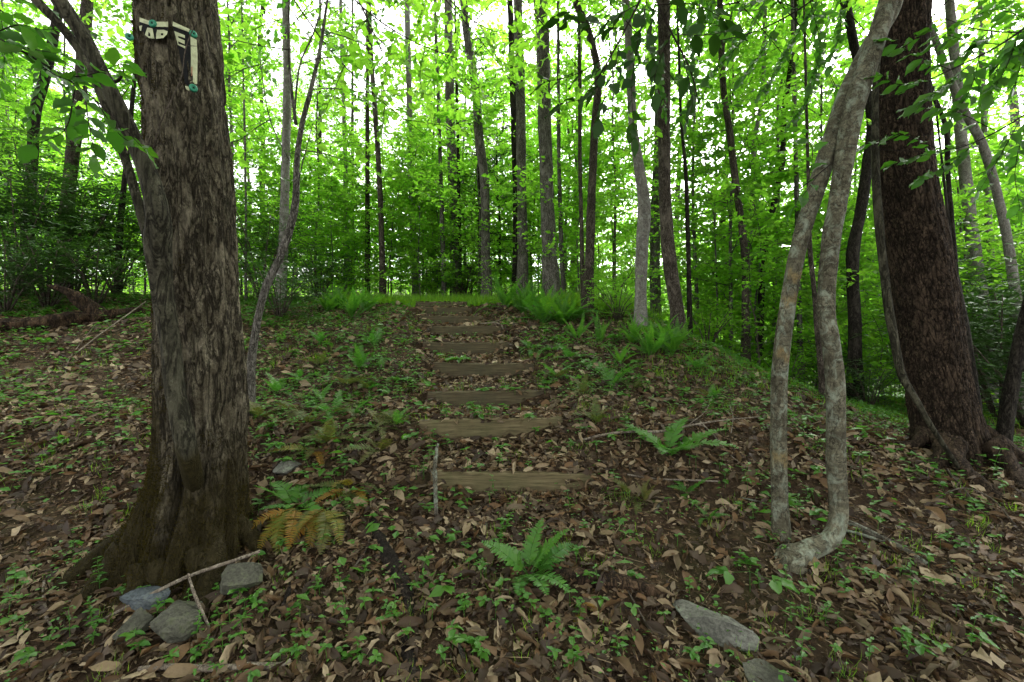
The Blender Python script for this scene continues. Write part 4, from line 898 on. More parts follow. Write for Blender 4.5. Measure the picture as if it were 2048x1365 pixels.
fern(650, 1060, .38, 7, 'oodo', 'orange-brown dying fern drooping just beside the yellowing one', az0=-84, spread=90, tilt=30, seed=33, pick=[3, 4], pos=G(650, 1050) + [0, 0, .10])
fern(700, 985, .36, 8, 'od', 'rusty fern spread on the slope above the orange-brown dying fern', az0=-100, spread=200, tilt=15, seed=4)
fern(760, 905, .34, 7, 'd', 'dull brown-green fern beside the second step', seed=5, az0=-100, spread=220, tilt=10)
fern(1338, 915, .52, 7, 'b', 'tall green fern standing in the fork of pale twigs', seed=6, az0=20, spread=300)
fern(1375, 990, .26, 7, 'g', 'small green fern below the tall fern with the pale twigs', seed=8)
fern(1418, 1040, .17, 4, 'g', 'tiny fern sprig near the foot of the ochre-banded stem', seed=9)
fern(1222, 780, .52, 5, 'g', 'upright thin fern on the bank beside the steps', seed=10, az0=30, spread=200, tilt=-14)
fern(1160, 1210, .22, 6, 'o', 'small orange-yellow fern below the bright foreground fern', seed=12, az0=-80, spread=200, tilt=20)
for k, (px, py, L, lb) in enumerate([(1085, 648, .72, 'largest green fern in the bank right above the steps'), (1125, 652, .66, 'green fern in front of the kinked olive trunk'), (1045, 630, .66, 'green fern at the foot of the grey and black twin trunks'), (1010, 618, .62, 'green fern left of the grey trunk on the crest'), (968, 606, .60, 'green fern growing closest to the topmost step'), (1062, 615, .66, 'green fern behind the largest one on the crest'), (1148, 640, .6, 'green fern beside the roots of the olive trunk'),
                                     (1300, 715, .52, 'green fern around the foot of the pale sinuous trunk'), (1345, 712, .50, 'green fern leaning out from the dark flaky trunk'), (1325, 690, .48, 'green fern between the pale and dark trunks'), (1265, 690, .42, 'small fern left of the pale sinuous trunk'),
                                     (705, 640, .60, 'tall green fern on the crest left of the steps'), (680, 618, .58, 'green fern farthest from the steps on the left crest'), (735, 625, .52, 'green fern between the left crest ferns and the grass'), (655, 625, .45, 'small fern under the pines at the crest')]):
    fern(px, py, L * 1.1, 20, 'u' if k % 3 else 'ug', lb, seed=20 + k)
for k, (px, py, L, kd, lb) in enumerate([(640, 735, .34, 'd', 'dull fern on the slope above the crooked sapling foot'), (690, 775, .36, 'd', 'dull fern mid-slope left of the fourth step'), (615, 850, .34, 'd', 'brownish fern beside the foot of the old tree'), (660, 890, .34, 'd', 'brownish fern between the old tree and the second step'), (640, 800, .36, 'g', 'green fern mid-slope beside the old tree'), (705, 830, .34, 'g', 'green fern left of the third step'), (555, 790, .32, 'g', 'green fern just past the foot of the old tree'), (580, 825, .30, 'd', 'flattened dull fern by the old tree roots'),
                                         (765, 860, .30, 'd', 'flattened grey-green fern near the end of the second step'), (1105, 705, .34, 'g', 'fern on the bank near the fifth step'), (1140, 720, .32, 'g', 'fern on the bank beside the fourth step'), (1180, 735, .30, 'g', 'fern left of the upright thin fern'), (1190, 850, .26, 'd', 'grey withered fern past the end of the second step'), (1265, 780, .26, 'd', 'dull fern right of the upright thin fern'), (700, 700, .36, 'g', 'fern below the left crest ferns'), (640, 690, .34, 'g', 'small fern halfway between sapling and steps'), (745, 690, .32, 'g', 'fern next to the upper steps'),
                                         (1260, 990, .26, 'd', 'flattened brown fern near the lowest step end'), (1290, 1010, .2, 'd', 'withered fern remains under the small green fern')]):
    fern(px, py, L * 1.15, 7, kd, lb, seed=50 + k, tilt=(-10, 4, 12)[k % 3])
for k, (px, py, L, kd, lb) in enumerate([(520, 840, .34, 'd', 'drooping dull fern right against the old tree flank'), (625, 905, .34, 'do', 'half-brown fern beside the pale half-hidden rock'), (665, 830, .38, 'gd', 'mixed green and brown fern mid-slope'), (735, 785, .34, 'gd', 'loose fern between the slope ferns and the third step'), (600, 760, .34, 'g', 'narrow fern just below the crooked sapling foot'), (790, 850, .30, 'gd', 'low fern touching the second step end'), (720, 740, .36, 'g', 'fern left of the fifth step'), (770, 720, .30, 'gd', 'fern hanging over the fifth step end'), (1110, 760, .32, 'gd', 'loose fern past the end of the fourth step'), (1165, 790, .30, 'd', 'dull fern below the upright thin fern'), (1060, 700, .34, 'g', 'fern above the end of the fifth step'), (1240, 730, .36, 'u', 'upright fern between the bank and the pale sinuous trunk'), (1200, 690, .44, 'u', 'upright fern on the rim right of the olive trunk'), (1155, 680, .44, 'u', 'upright fern below the roots of the olive trunk'), (1390, 740, .34, 'g', 'fern on the slope under the dark flaky trunk'), (1420, 800, .28, 'gd', 'small loose fern on the slope before the hollow')]):
    fern(px, py, L * 1.1, 8, kd, lb, seed=150 + k, tilt=(-8, 6, 0)[k % 3])

# ------------------------------------------------------------------ torn sign on the old tree
def trunk_hit(P, px, py, off):
    C, _ = spline(P, 300); ds = np.arange(1.8, 3.3, .002)
    for d in ds:
        p = W(px, py, d); k = np.argmin(np.abs(C[:, 2] - p[2]))
        if np.hypot(*(p[:2] - C[k, :2])) < C[k, 3] + off:
            n = np.array([p[0] - C[k, 0], p[1] - C[k, 1], 0]); return p, n / np.linalg.norm(n)
    d = 2.55; return W(px, py, d), np.array([.6, -.8, 0])
SGN = thing('torn_sign', tuple(W(345, 110, 2.66)), 'torn black and cream sign with green nail caps on the old tree', 'sign')
SB = np.array(SGN.location)
import bmesh
def sign_piece(name, poly, mat, off, thick, mb_=None, target=7.):
    """poly in the 6.83x view of the sign; laid on the trunk surface as a thin curved plate."""
    pts = [(240 + a / 6.83, 20 + b / 6.83) for a, b in poly]
    bm = bmesh.new(); vs = [bm.verts.new((a, b, 0)) for a, b in pts]
    for tri in tessellate_polygon([[Vector((a, b, 0)) for a, b in pts]]):
        try: bm.faces.new([vs[i] for i in tri])
        except ValueError: pass
    for _ in range(3):
        es = [e for e in bm.edges if e.calc_length() > target]
        if es: bmesh.ops.subdivide_edges(bm, edges=es, cuts=1); bmesh.ops.triangulate(bm, faces=bm.faces[:])
    bm.verts.ensure_lookup_table(); bm.verts.index_update(); n = len(bm.verts); F = []; Vv = []; Vb = []
    for v in bm.verts:
        p, nn = trunk_hit(OLD_P, v.co.x, v.co.y, off); Vv.append(p + nn * 0); Vb.append(p - nn * thick)
    for f in bm.faces: F.append([v.index for v in f.verts]); F.append([v.index + n for v in reversed(f.verts)])
    for e in bm.edges:
        if len(e.link_faces) == 1:
            a, b = e.verts[0].index, e.verts[1].index; F.append([a, b, b + n]); F.append([a, b + n, a + n])
    bm.free(); m_ = MB(); m_.add(np.array(Vv + Vb), None, F)
    return link(name, m_.mesh(name, mat, smooth=False, origin=SB), SGN)
OF = .024
sign_piece('board', [(268, 165), (380, 203), (655, 238), (655, 290), (640, 345), (600, 392), (500, 408), (400, 392), (338, 352), (325, 300), (270, 290)], M['sign_black'], OF, .003)
sign_piece('board', [(720, 222), (940, 308), (962, 365), (968, 640), (962, 1015), (930, 1035), (885, 1005), (866, 850), (800, 540), (738, 290)], M['sign_black'], OF, .003)
sign_piece('border', [(268, 105), (390, 148), (500, 165), (655, 163), (657, 236), (510, 232), (380, 200), (268, 163)], M['sign_cream'], OF + .002, .004)
sign_piece('border', [(724, 162), (955, 265), (942, 305), (720, 220)], M['sign_cream'], OF + .002, .004)
sign_piece('border', [(964, 365), (1048, 410), (1060, 630), (1056, 1015), (966, 1012), (972, 640)], M['sign_cream'], OF + .002, .004)
sign_piece('border', [(890, 1040), (948, 1052), (948, 1108), (905, 1085)], M['sign_cream'], OF + .002, .004)
for poly in ([(262, 222), (302, 215), (286, 288), (272, 284)],
             [(375, 243), (442, 255), (470, 398), (395, 385), (340, 345)],
             [(508, 275), (600, 274), (652, 294), (640, 335), (590, 387), (492, 398), (496, 330)],
             [(740, 290), (888, 350), (888, 388), (795, 356), (798, 384), (885, 420), (885, 472), (795, 430), (800, 465), (894, 500), (894, 532), (790, 478)]):
    sign_piece('letter', poly, M['sign_cream'], OF + .0035, .002)
sign_piece('letter', [(392, 300), (412, 330), (412, 362), (384, 355)], M['sign_black'], OF + .0055, .002)
sign_piece('letter', [(560, 322), (590, 322), (588, 346), (562, 346)], M['sign_black'], OF + .0055, .002)
sign_piece('line', [(976, 780), (990, 780), (990, 905), (976, 905)], M['sign_red'], OF + .0045, .002)
def cap(px, py, r, p=None):
    p0, n = trunk_hit(OLD_P, px, py, OF + .004); m_ = MB(); prof = [(1.0, -.004), (1.0, .004), (.82, .009), (.42, .010), (.34, .005), (.15, .006)]
    side = np.array([-n[1], n[0], 0]); up = np.array([0, 0, 1.]); V = []; sg = 16
    for a, hh in prof:
        for k in range(sg):
            th = k / sg * 6.2832; V.append(p0 + (side * math.cos(th) + up * math.sin(th)) * a * r + n * hh)
    V.append(p0 + n * .0065)
    Q = [[i * sg + k, i * sg + (k + 1) % sg, (i + 1) * sg + (k + 1) % sg, (i + 1) * sg + k] for i in range(len(prof) - 1) for k in range(sg)]
    m_.add(V, Q, [[(len(prof) - 1) * sg + k, (len(prof) - 1) * sg + (k + 1) % sg, len(V) - 1] for k in range(sg)])
    o = link('nail_cap', m_.mesh('nail_cap', M['sign_green'], origin=SB), SGN)
    m2 = MB(); V2 = [p0 + (side * math.cos(k) + up * math.sin(k)) * r * .22 + n * .0085 for k in np.arange(8) * .7854]; m2.add(V2 + [p0 + n * .011], None, [[k, (k + 1) % 8, 8] for k in range(8)])
    link('nail_head', m2.mesh('nail_head', M['sign_black'], origin=SB), o)
for X_, Y_, rr in ((450, 192, .022), (1003, 335, .021), (1003, 1072, .023), (128, 372, .02)): cap(240 + X_ / 6.83, 20 + Y_ / 6.83, rr)

# ------------------------------------------------------------------ rocks
def rock(pxs, size, mat, label, seed, rot=0, sink=.3, group=None, pos=None):
    p = G(*pxs) if pos is None else pos; rg = np.random.default_rng(seed)
    bm = bmesh.new(); bmesh.ops.create_icosphere(bm, subdivisions=5, radius=1.0)
    V = np.array([v.co[:] for v in bm.verts]); F = [[v.index for v in f.verts] for f in bm.faces]; bm.free()
    for k in range(13):                                   # broken faces
        d = nrm(rg.normal(0, 1, 3)); c = rg.uniform(.40, .80); s = V @ d; V = V - np.maximum(s - c, 0)[:, None] * d * .98
    V = V * (1 + .05 * fbm(V * 2 + seed, 3)[:, None] - .04 * np.abs(fbm(V * 4.5 + seed, 4))[:, None] + .022 * fbm(V * 11 + seed, 3)[:, None])
    V = V * np.array(size); a = R(rot); V = V @ np.array([[math.cos(a), math.sin(a), 0], [-math.sin(a), math.cos(a), 0], [0, 0, 1]])
    m_ = MB(); m_.add(V, None, F)
    o = link('rock', m_.mesh('rock', mat, smooth=False), None, (p[0], p[1], p[2] + size[2] * (1 - 2 * sink)))
    o.rotation_euler = (R(rg.uniform(8, 22)), R(rg.uniform(-8, 8)), 0)
    return tag(o, label, 'rock', group)
RG = 'rocks on the forest floor'
rock((287, 1214), (.15, .10, .085), M['rock_blue'], 'bluish-grey rounded rock at the foot of the old tree', 1, 15, .25, RG)
rock((275, 1268), (.11, .10, .075), M['rock_green'], 'small grey-green rock under the long stick, below the bluish one', 2, 30, .3, RG)
rock((360, 1262), (.14, .15, .10), M['rock_green'], 'largest slab of the rock cluster, below the bluish rock', 3, 80, .25, RG)
rock((475, 1185), (.16, .13, .10), M['rock_green'], 'angular grey-green rock under the upper end of the long stick', 5, 40, .25, RG)
rock((575, 945), (.11, .09, .07), M['rock_pale'], 'pale rock half hidden behind the bright green fern by the old tree', 6, 0, .3, RG)
rock((1450, 1275), (.27, .14, .10), M['rock_pale'], 'long pale lichen-covered rock low in the foreground', 23, -38, .44, RG)
rock((1565, 1372), (.20, .12, .07), M['rock_green'], 'dark rock cut off by the bottom edge below the long pale one', 8, -20, .55, RG)
rock((30, 1318), (.0 + .10, .09, .05), M['rock_pale'], 'small grey stone among leaves near the bottom corner', 9, 10, .4, RG) if False else None

# ------------------------------------------------------------------ sticks, logs, roots
def stick(name, pts, mat, label, cat='stick', lift=.012, amp=.15, seg=8, twigs=(), group='sticks lying on the litter', follow=True, ring=None, n3=False):
    """pts: (px, py, radius m[, extra height]) along the stick as it lies on the ground."""
    P = []
    for q in pts:
        g = G(q[0], q[1]); P.append([g[0], g[1], g[2] + lift + (q[3] if len(q) > 3 else 0), q[2]])
    P = np.array(P); m_ = MB(); tube(m_, P, seg, ring or 8 * len(P), rough_disp(amp, 9, seed=pts[0][0] % 13, vs=4))
    for tw in twigs:
        Q = []
        for q in tw:
            g = G(q[0], q[1]); Q.append([g[0], g[1], g[2] + lift + (q[3] if len(q) > 3 else 0), q[2]])
        tube(m_, np.array(Q), 6, 4 * len(Q), rough_disp(amp, 9, seed=3, vs=4))
    c = P[:, :3].mean(0)
    return tag(link(name, m_.mesh(name, mat, origin=c), None, tuple(c)), label, cat, group)
def air_stick(pts, mat, label):
    P = np.array([[*W(a, b, d), r_] for a, b, d, r_ in pts]); m_ = MB(); tube(m_, P, 8, 60, rough_disp(.15, 9, seed=pts[0][0] % 13, vs=4)); c = P[:, :3].mean(0)
    tag(link('stick', m_.mesh('stick', mat, origin=c), None, tuple(c)), label, 'stick', 'sticks lying on the litter')
_g0 = G(215, 1238)[1]; _g1 = G(528, 1100)[1]
air_stick([(205, 1240, _g0 - .02, .006), (300, 1190, _g0 + .02, .009), (380, 1152, _g0 + .08, .010), (460, 1124, _g0 + .16, .010), (520, 1103, min(_g1 - .05, _g0 + .24), .009)], M['stick_pale'], 'long pale stick lying across the rock cluster')
air_stick([(376, 1148, _g0 + .06, .005), (388, 1185, _g0 + .0, .007), (405, 1225, _g0 - .05, .007), (422, 1262, G(422, 1262)[1] - .03, .005)], M['stick_pale'], 'short forked pale stick resting on the largest slab')
stick('stick', [(88, 1172, .008), (88, 1205, .008), (92, 1240, .008), (104, 1268, .005)], M['stick_pale'], 'short curved pale stick in the leaves near the picture edge')
stick('stick', [(278, 1352, .010), (340, 1350, .014), (420, 1350, .015), (500, 1350, .016), (560, 1340, .013), (582, 1332, .010)], M['stick_pale'], 'whitish thick stick lying along the bottom edge', lift=.02)
stick('stick', [(98, 1365, .006), (120, 1330, .006), (142, 1312, .005)], M['stick_pale'], 'thin straight pale stick at the bottom corner')
# lichen stick leaning on the lowest step
LS = np.array([[*(W(872, 1030, 3.02)), .012], [*W(871, 985, 3.1), .013], [*W(870, 940, 3.22), .013], [*W(873, 900, 3.34), .011], [*W(876, 888, 3.38), .008]])
m_ = MB(); tube(m_, LS, 9, 40, rough_disp(.35, 12, 4, 6)); tube(m_, np.array([[*W(871, 960, 3.16), .006], [*W(864, 946, 3.15), .004], [*W(858, 938, 3.14), .002]]), 5, 6)
tag(link('stick', m_.mesh('stick', M['stick_lichen'], origin=LS[2, :3]), None, tuple(LS[2, :3])), 'lichen-crusted stick propped upright against the end of the lowest step', 'stick', 'sticks lying on the litter')
stick('branch', [(1158, 888, .010), (1200, 882, .011, .02), (1260, 876, .012, .03), (1320, 874, .011, .03), (1380, 866, .009, .04), (1440, 858, .006, .05), (1520, 848, .004, .05)], M['stick_pale'], 'long pale branch lying across the slope through the tall fern', cat='branch', twigs=[[(1400, 858, .006, .05), (1428, 885, .005, .03), (1470, 925, .005, .01), (1538, 962, .004)], [(1462, 880, .004, .03), (1466, 850, .004, .05), (1460, 832, .003, .08)], [(1376, 866, .004, .04), (1410, 840, .003, .06), (1425, 815, .002, .1)]])
stick('stick', [(1255, 955, .006), (1310, 962, .007), (1370, 966, .007), (1440, 968, .005)], M['stick_pale'], 'pale thin stick behind the small green fern')
stick('branch', [(1688, 1050, .020, .01), (1715, 1062, .022, .01), (1760, 1085, .022), (1810, 1110, .018), (1852, 1134, .013)], M['stick_lichen'], 'lichen-covered branch lying just past the elbowed stem', cat='branch', lift=.015, twigs=[[(1690, 1068, .010), (1740, 1082, .010), (1780, 1098, .006)]])
stick('stick', [(1480, 1000, .006), (1530, 1012, .006), (1552, 1016, .005)], M['stick_lichen'], 'grey lichen twig beside the foot of the ochre-banded stem')
stick('stick', [(1236, 1148, .004), (1262, 1198, .005), (1290, 1255, .005), (1322, 1308, .005)], M['twig'], 'thin straight twig left of the long pale rock')
stick('stick', [(1310, 1030, .009), (1318, 1016, .010), (1326, 1005, .006)], M['stick_lichen'], 'short lichen twig near the small green fern')
stick('stick', [(700, 1155, .006), (735, 1100, .006), (738, 1072, .004), (722, 1062, .003)], M['twig'], 'bent twig beside the black rotten log')
stick('stick', [(918, 1300, .010), (928, 1330, .012), (938, 1365, .012)], M['stick_lichen'], 'grey stick cut off by the bottom edge below the foreground fern')
stick('rotten_log', [(745, 1045, .028, .0), (762, 1085, .040, .0), (782, 1125, .045, .0), (800, 1160, .048, .0), (815, 1200, .042, -.01), (820, 1240, .03, -.025)], M['rotten_black'], 'black rotten log half sunk in the leaves below the slope', cat='log', lift=.0, amp=.12, seg=14)
stick('rotten_log', [(806, 1270, .03, -.02), (815, 1305, .036, -.01), (822, 1340, .036, -.01), (828, 1372, .03, -.01)], M['rotten_black'], 'blackened wood stub near the bottom edge in line with the rotten log', cat='log', lift=.0, amp=.12, seg=12)
stick('stick', [(585, 1165, .012), (575, 1200, .014), (562, 1232, .012), (552, 1256, .008)], M['rotten_black'], 'short black stick below the yellowing fern', lift=.01)
stick('rotten_log', [(1075, 1150, .04, -.01), (1140, 1158, .052, -.005), (1210, 1166, .055, -.005), (1280, 1178, .05, -.01), (1330, 1188, .035, -.025)], M['rotten'], 'mossy rotten log half buried behind the foreground fern', cat='log', lift=.0, amp=.16, seg=16)
stick('stick', [(1590, 1105, .005), (1612, 1135, .005), (1640, 1180, .004)], M['twig'], 'thin twigs fanning out below the elbowed stem', twigs=[[(1600, 1130, .004), (1618, 1160, .004), (1655, 1210, .003)]])
stick('stick', [(1890, 935, .006, .01), (1905, 965, .006, .02), (1930, 1000, .006, .03), (1960, 1030, .004, .01)], M['twig'], 'arched wiry twig below the massive scaly tree', twigs=[[(1870, 1010, .005, .03), (1930, 995, .005, .05), (1980, 1010, .004, .04), (2030, 1060, .004, .02)]])
# fallen log on the left with its upturned broken end
FL = [(-60, 668, .10, .05), (40, 660, .10, .05), (110, 655, .11, .06), (180, 645, .10, .06), (235, 640, .10, .06), (285, 630, .07, .04)]
P = np.array([[*(G(a, b) + [0, 0, e]), r_] for a, b, r_, e in FL]); m_ = MB(); tube(m_, P, 22, 70, rough_disp(.28, 8, 3, 2))
g0 = G(200, 645)
U_ = np.array([[*(g0 + [.05, 0, .02]), .12], [*W(188, 622, g0[1]), .105], [*W(166, 604, g0[1] - .03), .085], [*W(144, 588, g0[1] - .06), .066], [*W(122, 578, g0[1] - .09), .046], [*W(106, 575, g0[1] - .1), .03], [*W(92, 571, g0[1] - .12), .008]])
tube(m_, U_, 18, 50, rough_disp(.30, 8, 7, 2))
tag(link('fallen_log', m_.mesh('fallen_log', M['rotten'], origin=g0), None, tuple(g0)), 'rotten fallen log with an upturned broken end left of the old tree', 'log')
stick('stick', [(150, 715, .006, .02), (200, 680, .008, .06), (250, 650, .009, .10), (292, 622, .009, .14)], M['stick_pale'], 'thin pale stick slanting in front of the fallen log')
stick('stick', [(130, 770, .006), (135, 730, .006), (150, 705, .005), (190, 660, .003, .05)], M['stick_pale'], 'short pale twig on the slope left of the old tree')
stick('stick', [(1010, 672, .010, .01), (1000, 668, .012, .02), (960, 666, .008, .03)], M['stick_pale'], 'pale twig bundle at the end of the sixth step', twigs=[[(965, 666, .006, .02), (1000, 650, .006, .06), (1012, 644, .004, .08)]])

# ------------------------------------------------------------------ leafy branches near the lens (each leaf a part)
LEAFV = []
for j in range(4):
    V, F = blade_grid(toothed if j % 2 else oval, 7, .35 + .25 * j, -.10 * j, .1, 80 + j)
    mm = MB(); mm.add(V, F, None, var=.5); LEAFV.append((V, F))
def leaf_meshes(mat, key):
    out = []
    for j, (V, F) in enumerate(LEAFV):
        mm = MB(); mm.add(V * np.array([1, .58, .6]), F, None, var=RNG.random()); out.append(mm.mesh(f'leaf_{key}{j}', mat))
    return out
M['leaf_shade'] = leaf_mat('leaf_shade', (.012, .034, .008), (.022, .05, .009), (.02, .07, .006), (.035, .10, .008), rough=.6, spec=.15, tfac=.3)  # green darkened to near black: backlit silhouette painted into the leaf colour
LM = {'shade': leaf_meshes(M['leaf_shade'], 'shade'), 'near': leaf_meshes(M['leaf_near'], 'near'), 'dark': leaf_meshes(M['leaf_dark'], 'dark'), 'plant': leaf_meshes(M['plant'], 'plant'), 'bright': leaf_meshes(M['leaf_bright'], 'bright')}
def basis(o, p, ax, nz, s, root):
    x = nrm(ax); y = nrm(np.cross(nz, x)); z = np.cross(x, y); m = Matrix(((x[0] * s, y[0] * s, z[0] * s, p[0]), (x[1] * s, y[1] * s, z[1] * s, p[1]), (x[2] * s, y[2] * s, z[2] * s, p[2]), (0, 0, 0, 1)))
    o.matrix_local = m
def leafy_branch(name, label, main, twigs, bark, key, size, step, seed, cat='branch', group=None, skip=0.0, droop=-.3):
    """main and twigs: (px, py, d, r) polylines; leaves alternate along the twigs."""
    rg = np.random.default_rng(seed)
    conv = lambda L: np.array([[*W(a, b, d), r_] for a, b, d, r_ in L])
    P = conv(main); base = P[0, :3]; t = thing(name, tuple(base), label, cat, group); m_ = MB(); tube(m_, P, 7, 30)
    tw = [conv(q) for q in twigs]
    for q in tw: tube(m_, q, 5, 5 * len(q))
    link('twig', m_.mesh('twig', bark, origin=base), t)
    for q in tw:
        C, s = spline(q, 40); n = max(2, int(s[-1] / step)); sg = rg.choice([-1, 1])
        for k in range(n):
            if rg.random() < skip: continue
            i = min(38, int((.12 + .88 * (k + .5) / n) * 39)); d = nrm(C[i + 1, :3] - C[i, :3]); lat = nrm(np.cross(d, [0, 0, 1.]) + 1e-6); sg = -sg
            ax = nrm(d * .6 + lat * sg * .75 + np.array([0, 0, droop]) + rg.normal(0, .2, 3)); nz = np.array([0, -.55, .8]) + rg.normal(0, .5, 3)
            o = link('leaf', LM[key][int(rg.integers(4))], t); basis(o, C[i, :3] - base, ax, nz, size * rg.uniform(.65, 1.2), t)
        o = link('leaf', LM[key][0], t); basis(o, C[-1, :3] - base, nrm(C[-1, :3] - C[-4, :3] + [0, 0, -.02]), np.array([0, 0, 1.]) + rg.normal(0, .3, 3), size, t)
    return t
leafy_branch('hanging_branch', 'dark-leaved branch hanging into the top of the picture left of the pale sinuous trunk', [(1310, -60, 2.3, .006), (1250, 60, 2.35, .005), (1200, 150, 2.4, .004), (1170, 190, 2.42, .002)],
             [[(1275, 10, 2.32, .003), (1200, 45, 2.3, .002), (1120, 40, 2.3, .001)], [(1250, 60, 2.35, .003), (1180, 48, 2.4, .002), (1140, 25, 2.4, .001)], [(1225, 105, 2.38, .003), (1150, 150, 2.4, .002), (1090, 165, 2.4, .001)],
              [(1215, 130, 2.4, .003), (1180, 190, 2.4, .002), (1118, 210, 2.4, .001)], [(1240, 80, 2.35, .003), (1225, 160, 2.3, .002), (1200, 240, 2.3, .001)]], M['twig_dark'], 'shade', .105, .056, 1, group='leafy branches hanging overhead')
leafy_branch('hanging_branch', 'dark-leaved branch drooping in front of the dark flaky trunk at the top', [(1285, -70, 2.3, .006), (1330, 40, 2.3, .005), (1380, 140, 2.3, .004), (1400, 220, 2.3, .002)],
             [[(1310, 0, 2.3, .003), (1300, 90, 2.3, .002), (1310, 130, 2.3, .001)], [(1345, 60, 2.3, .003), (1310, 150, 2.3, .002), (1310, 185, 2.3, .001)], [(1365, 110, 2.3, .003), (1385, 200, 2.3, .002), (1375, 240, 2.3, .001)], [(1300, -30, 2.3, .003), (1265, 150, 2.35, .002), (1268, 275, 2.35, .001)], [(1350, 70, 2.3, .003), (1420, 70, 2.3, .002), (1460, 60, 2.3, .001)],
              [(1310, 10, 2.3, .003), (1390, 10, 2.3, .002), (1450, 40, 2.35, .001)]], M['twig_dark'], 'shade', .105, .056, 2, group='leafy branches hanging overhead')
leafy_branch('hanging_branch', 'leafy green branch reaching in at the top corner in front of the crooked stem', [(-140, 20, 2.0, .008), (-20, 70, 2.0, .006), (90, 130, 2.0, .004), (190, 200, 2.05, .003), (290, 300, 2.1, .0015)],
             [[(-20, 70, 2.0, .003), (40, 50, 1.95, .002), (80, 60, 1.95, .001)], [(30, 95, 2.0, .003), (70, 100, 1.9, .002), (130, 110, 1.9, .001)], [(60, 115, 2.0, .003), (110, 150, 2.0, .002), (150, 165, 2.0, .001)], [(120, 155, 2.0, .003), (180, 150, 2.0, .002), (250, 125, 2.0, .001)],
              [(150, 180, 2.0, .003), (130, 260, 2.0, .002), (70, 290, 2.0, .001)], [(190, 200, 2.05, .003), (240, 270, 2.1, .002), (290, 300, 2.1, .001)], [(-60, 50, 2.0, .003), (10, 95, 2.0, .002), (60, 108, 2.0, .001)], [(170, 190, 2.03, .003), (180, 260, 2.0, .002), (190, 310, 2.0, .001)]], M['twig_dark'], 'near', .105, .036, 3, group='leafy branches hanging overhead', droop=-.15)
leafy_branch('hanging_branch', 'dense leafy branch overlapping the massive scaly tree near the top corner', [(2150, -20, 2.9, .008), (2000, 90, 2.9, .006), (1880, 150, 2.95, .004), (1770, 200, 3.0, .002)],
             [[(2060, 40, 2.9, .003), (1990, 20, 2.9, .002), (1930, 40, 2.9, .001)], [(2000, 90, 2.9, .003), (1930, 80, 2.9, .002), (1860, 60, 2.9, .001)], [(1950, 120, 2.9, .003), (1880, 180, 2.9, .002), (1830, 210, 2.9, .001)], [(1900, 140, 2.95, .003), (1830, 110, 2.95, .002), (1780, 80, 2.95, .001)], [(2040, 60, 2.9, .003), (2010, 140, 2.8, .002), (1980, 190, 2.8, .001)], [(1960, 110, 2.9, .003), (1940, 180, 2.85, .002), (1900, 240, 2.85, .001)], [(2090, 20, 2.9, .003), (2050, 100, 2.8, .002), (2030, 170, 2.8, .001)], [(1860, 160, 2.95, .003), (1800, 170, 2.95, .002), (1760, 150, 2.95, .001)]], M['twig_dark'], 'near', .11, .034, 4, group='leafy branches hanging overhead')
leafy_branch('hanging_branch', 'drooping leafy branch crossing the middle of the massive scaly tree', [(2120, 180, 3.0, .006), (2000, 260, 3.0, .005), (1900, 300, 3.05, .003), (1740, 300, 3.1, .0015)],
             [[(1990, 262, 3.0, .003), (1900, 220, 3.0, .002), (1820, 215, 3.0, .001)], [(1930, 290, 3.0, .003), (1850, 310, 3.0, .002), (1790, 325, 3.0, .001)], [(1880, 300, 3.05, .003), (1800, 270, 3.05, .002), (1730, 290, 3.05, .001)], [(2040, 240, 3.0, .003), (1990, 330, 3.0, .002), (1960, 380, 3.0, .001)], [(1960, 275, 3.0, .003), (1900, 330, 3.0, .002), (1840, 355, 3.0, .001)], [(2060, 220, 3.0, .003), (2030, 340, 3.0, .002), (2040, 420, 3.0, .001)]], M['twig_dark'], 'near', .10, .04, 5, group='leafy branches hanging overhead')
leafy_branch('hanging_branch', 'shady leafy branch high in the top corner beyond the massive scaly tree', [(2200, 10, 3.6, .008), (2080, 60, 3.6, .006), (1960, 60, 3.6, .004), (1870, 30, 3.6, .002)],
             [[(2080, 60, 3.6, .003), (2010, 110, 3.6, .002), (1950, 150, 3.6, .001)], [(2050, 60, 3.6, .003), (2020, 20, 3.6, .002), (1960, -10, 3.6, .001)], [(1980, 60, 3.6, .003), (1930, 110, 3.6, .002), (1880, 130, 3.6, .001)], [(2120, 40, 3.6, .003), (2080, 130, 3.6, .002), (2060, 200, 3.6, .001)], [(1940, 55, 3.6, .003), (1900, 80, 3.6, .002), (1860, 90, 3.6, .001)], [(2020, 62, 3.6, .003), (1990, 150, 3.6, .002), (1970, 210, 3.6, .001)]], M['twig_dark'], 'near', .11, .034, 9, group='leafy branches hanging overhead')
leafy_branch('hanging_branch', 'leafy branch spreading over the top between the dark flaky trunk and the leaning pale stem', [(1760, -120, 4.2, .010), (1640, -10, 4.2, .008), (1520, 60, 4.2, .005), (1400, 90, 4.2, .002)],
             [[(1640, -10, 4.2, .004), (1600, 60, 4.2, .003), (1560, 120, 4.2, .001)], [(1600, 20, 4.2, .004), (1540, 0, 4.2, .003), (1480, 10, 4.2, .001)], [(1560, 40, 4.2, .004), (1520, 110, 4.2, .003), (1480, 160, 4.2, .001)], [(1500, 65, 4.2, .004), (1450, 120, 4.2, .003), (1410, 160, 4.2, .001)], [(1480, 70, 4.2, .004), (1430, 50, 4.2, .003), (1380, 40, 4.2, .001)], [(1680, -50, 4.2, .004), (1680, 60, 4.2, .003), (1660, 130, 4.2, .001)], [(1620, 0, 4.2, .004), (1640, 100, 4.2, .003), (1620, 170, 4.2, .001)]], M['twig_dark'], 'near', .12, .036, 10, group='leafy branches hanging overhead')
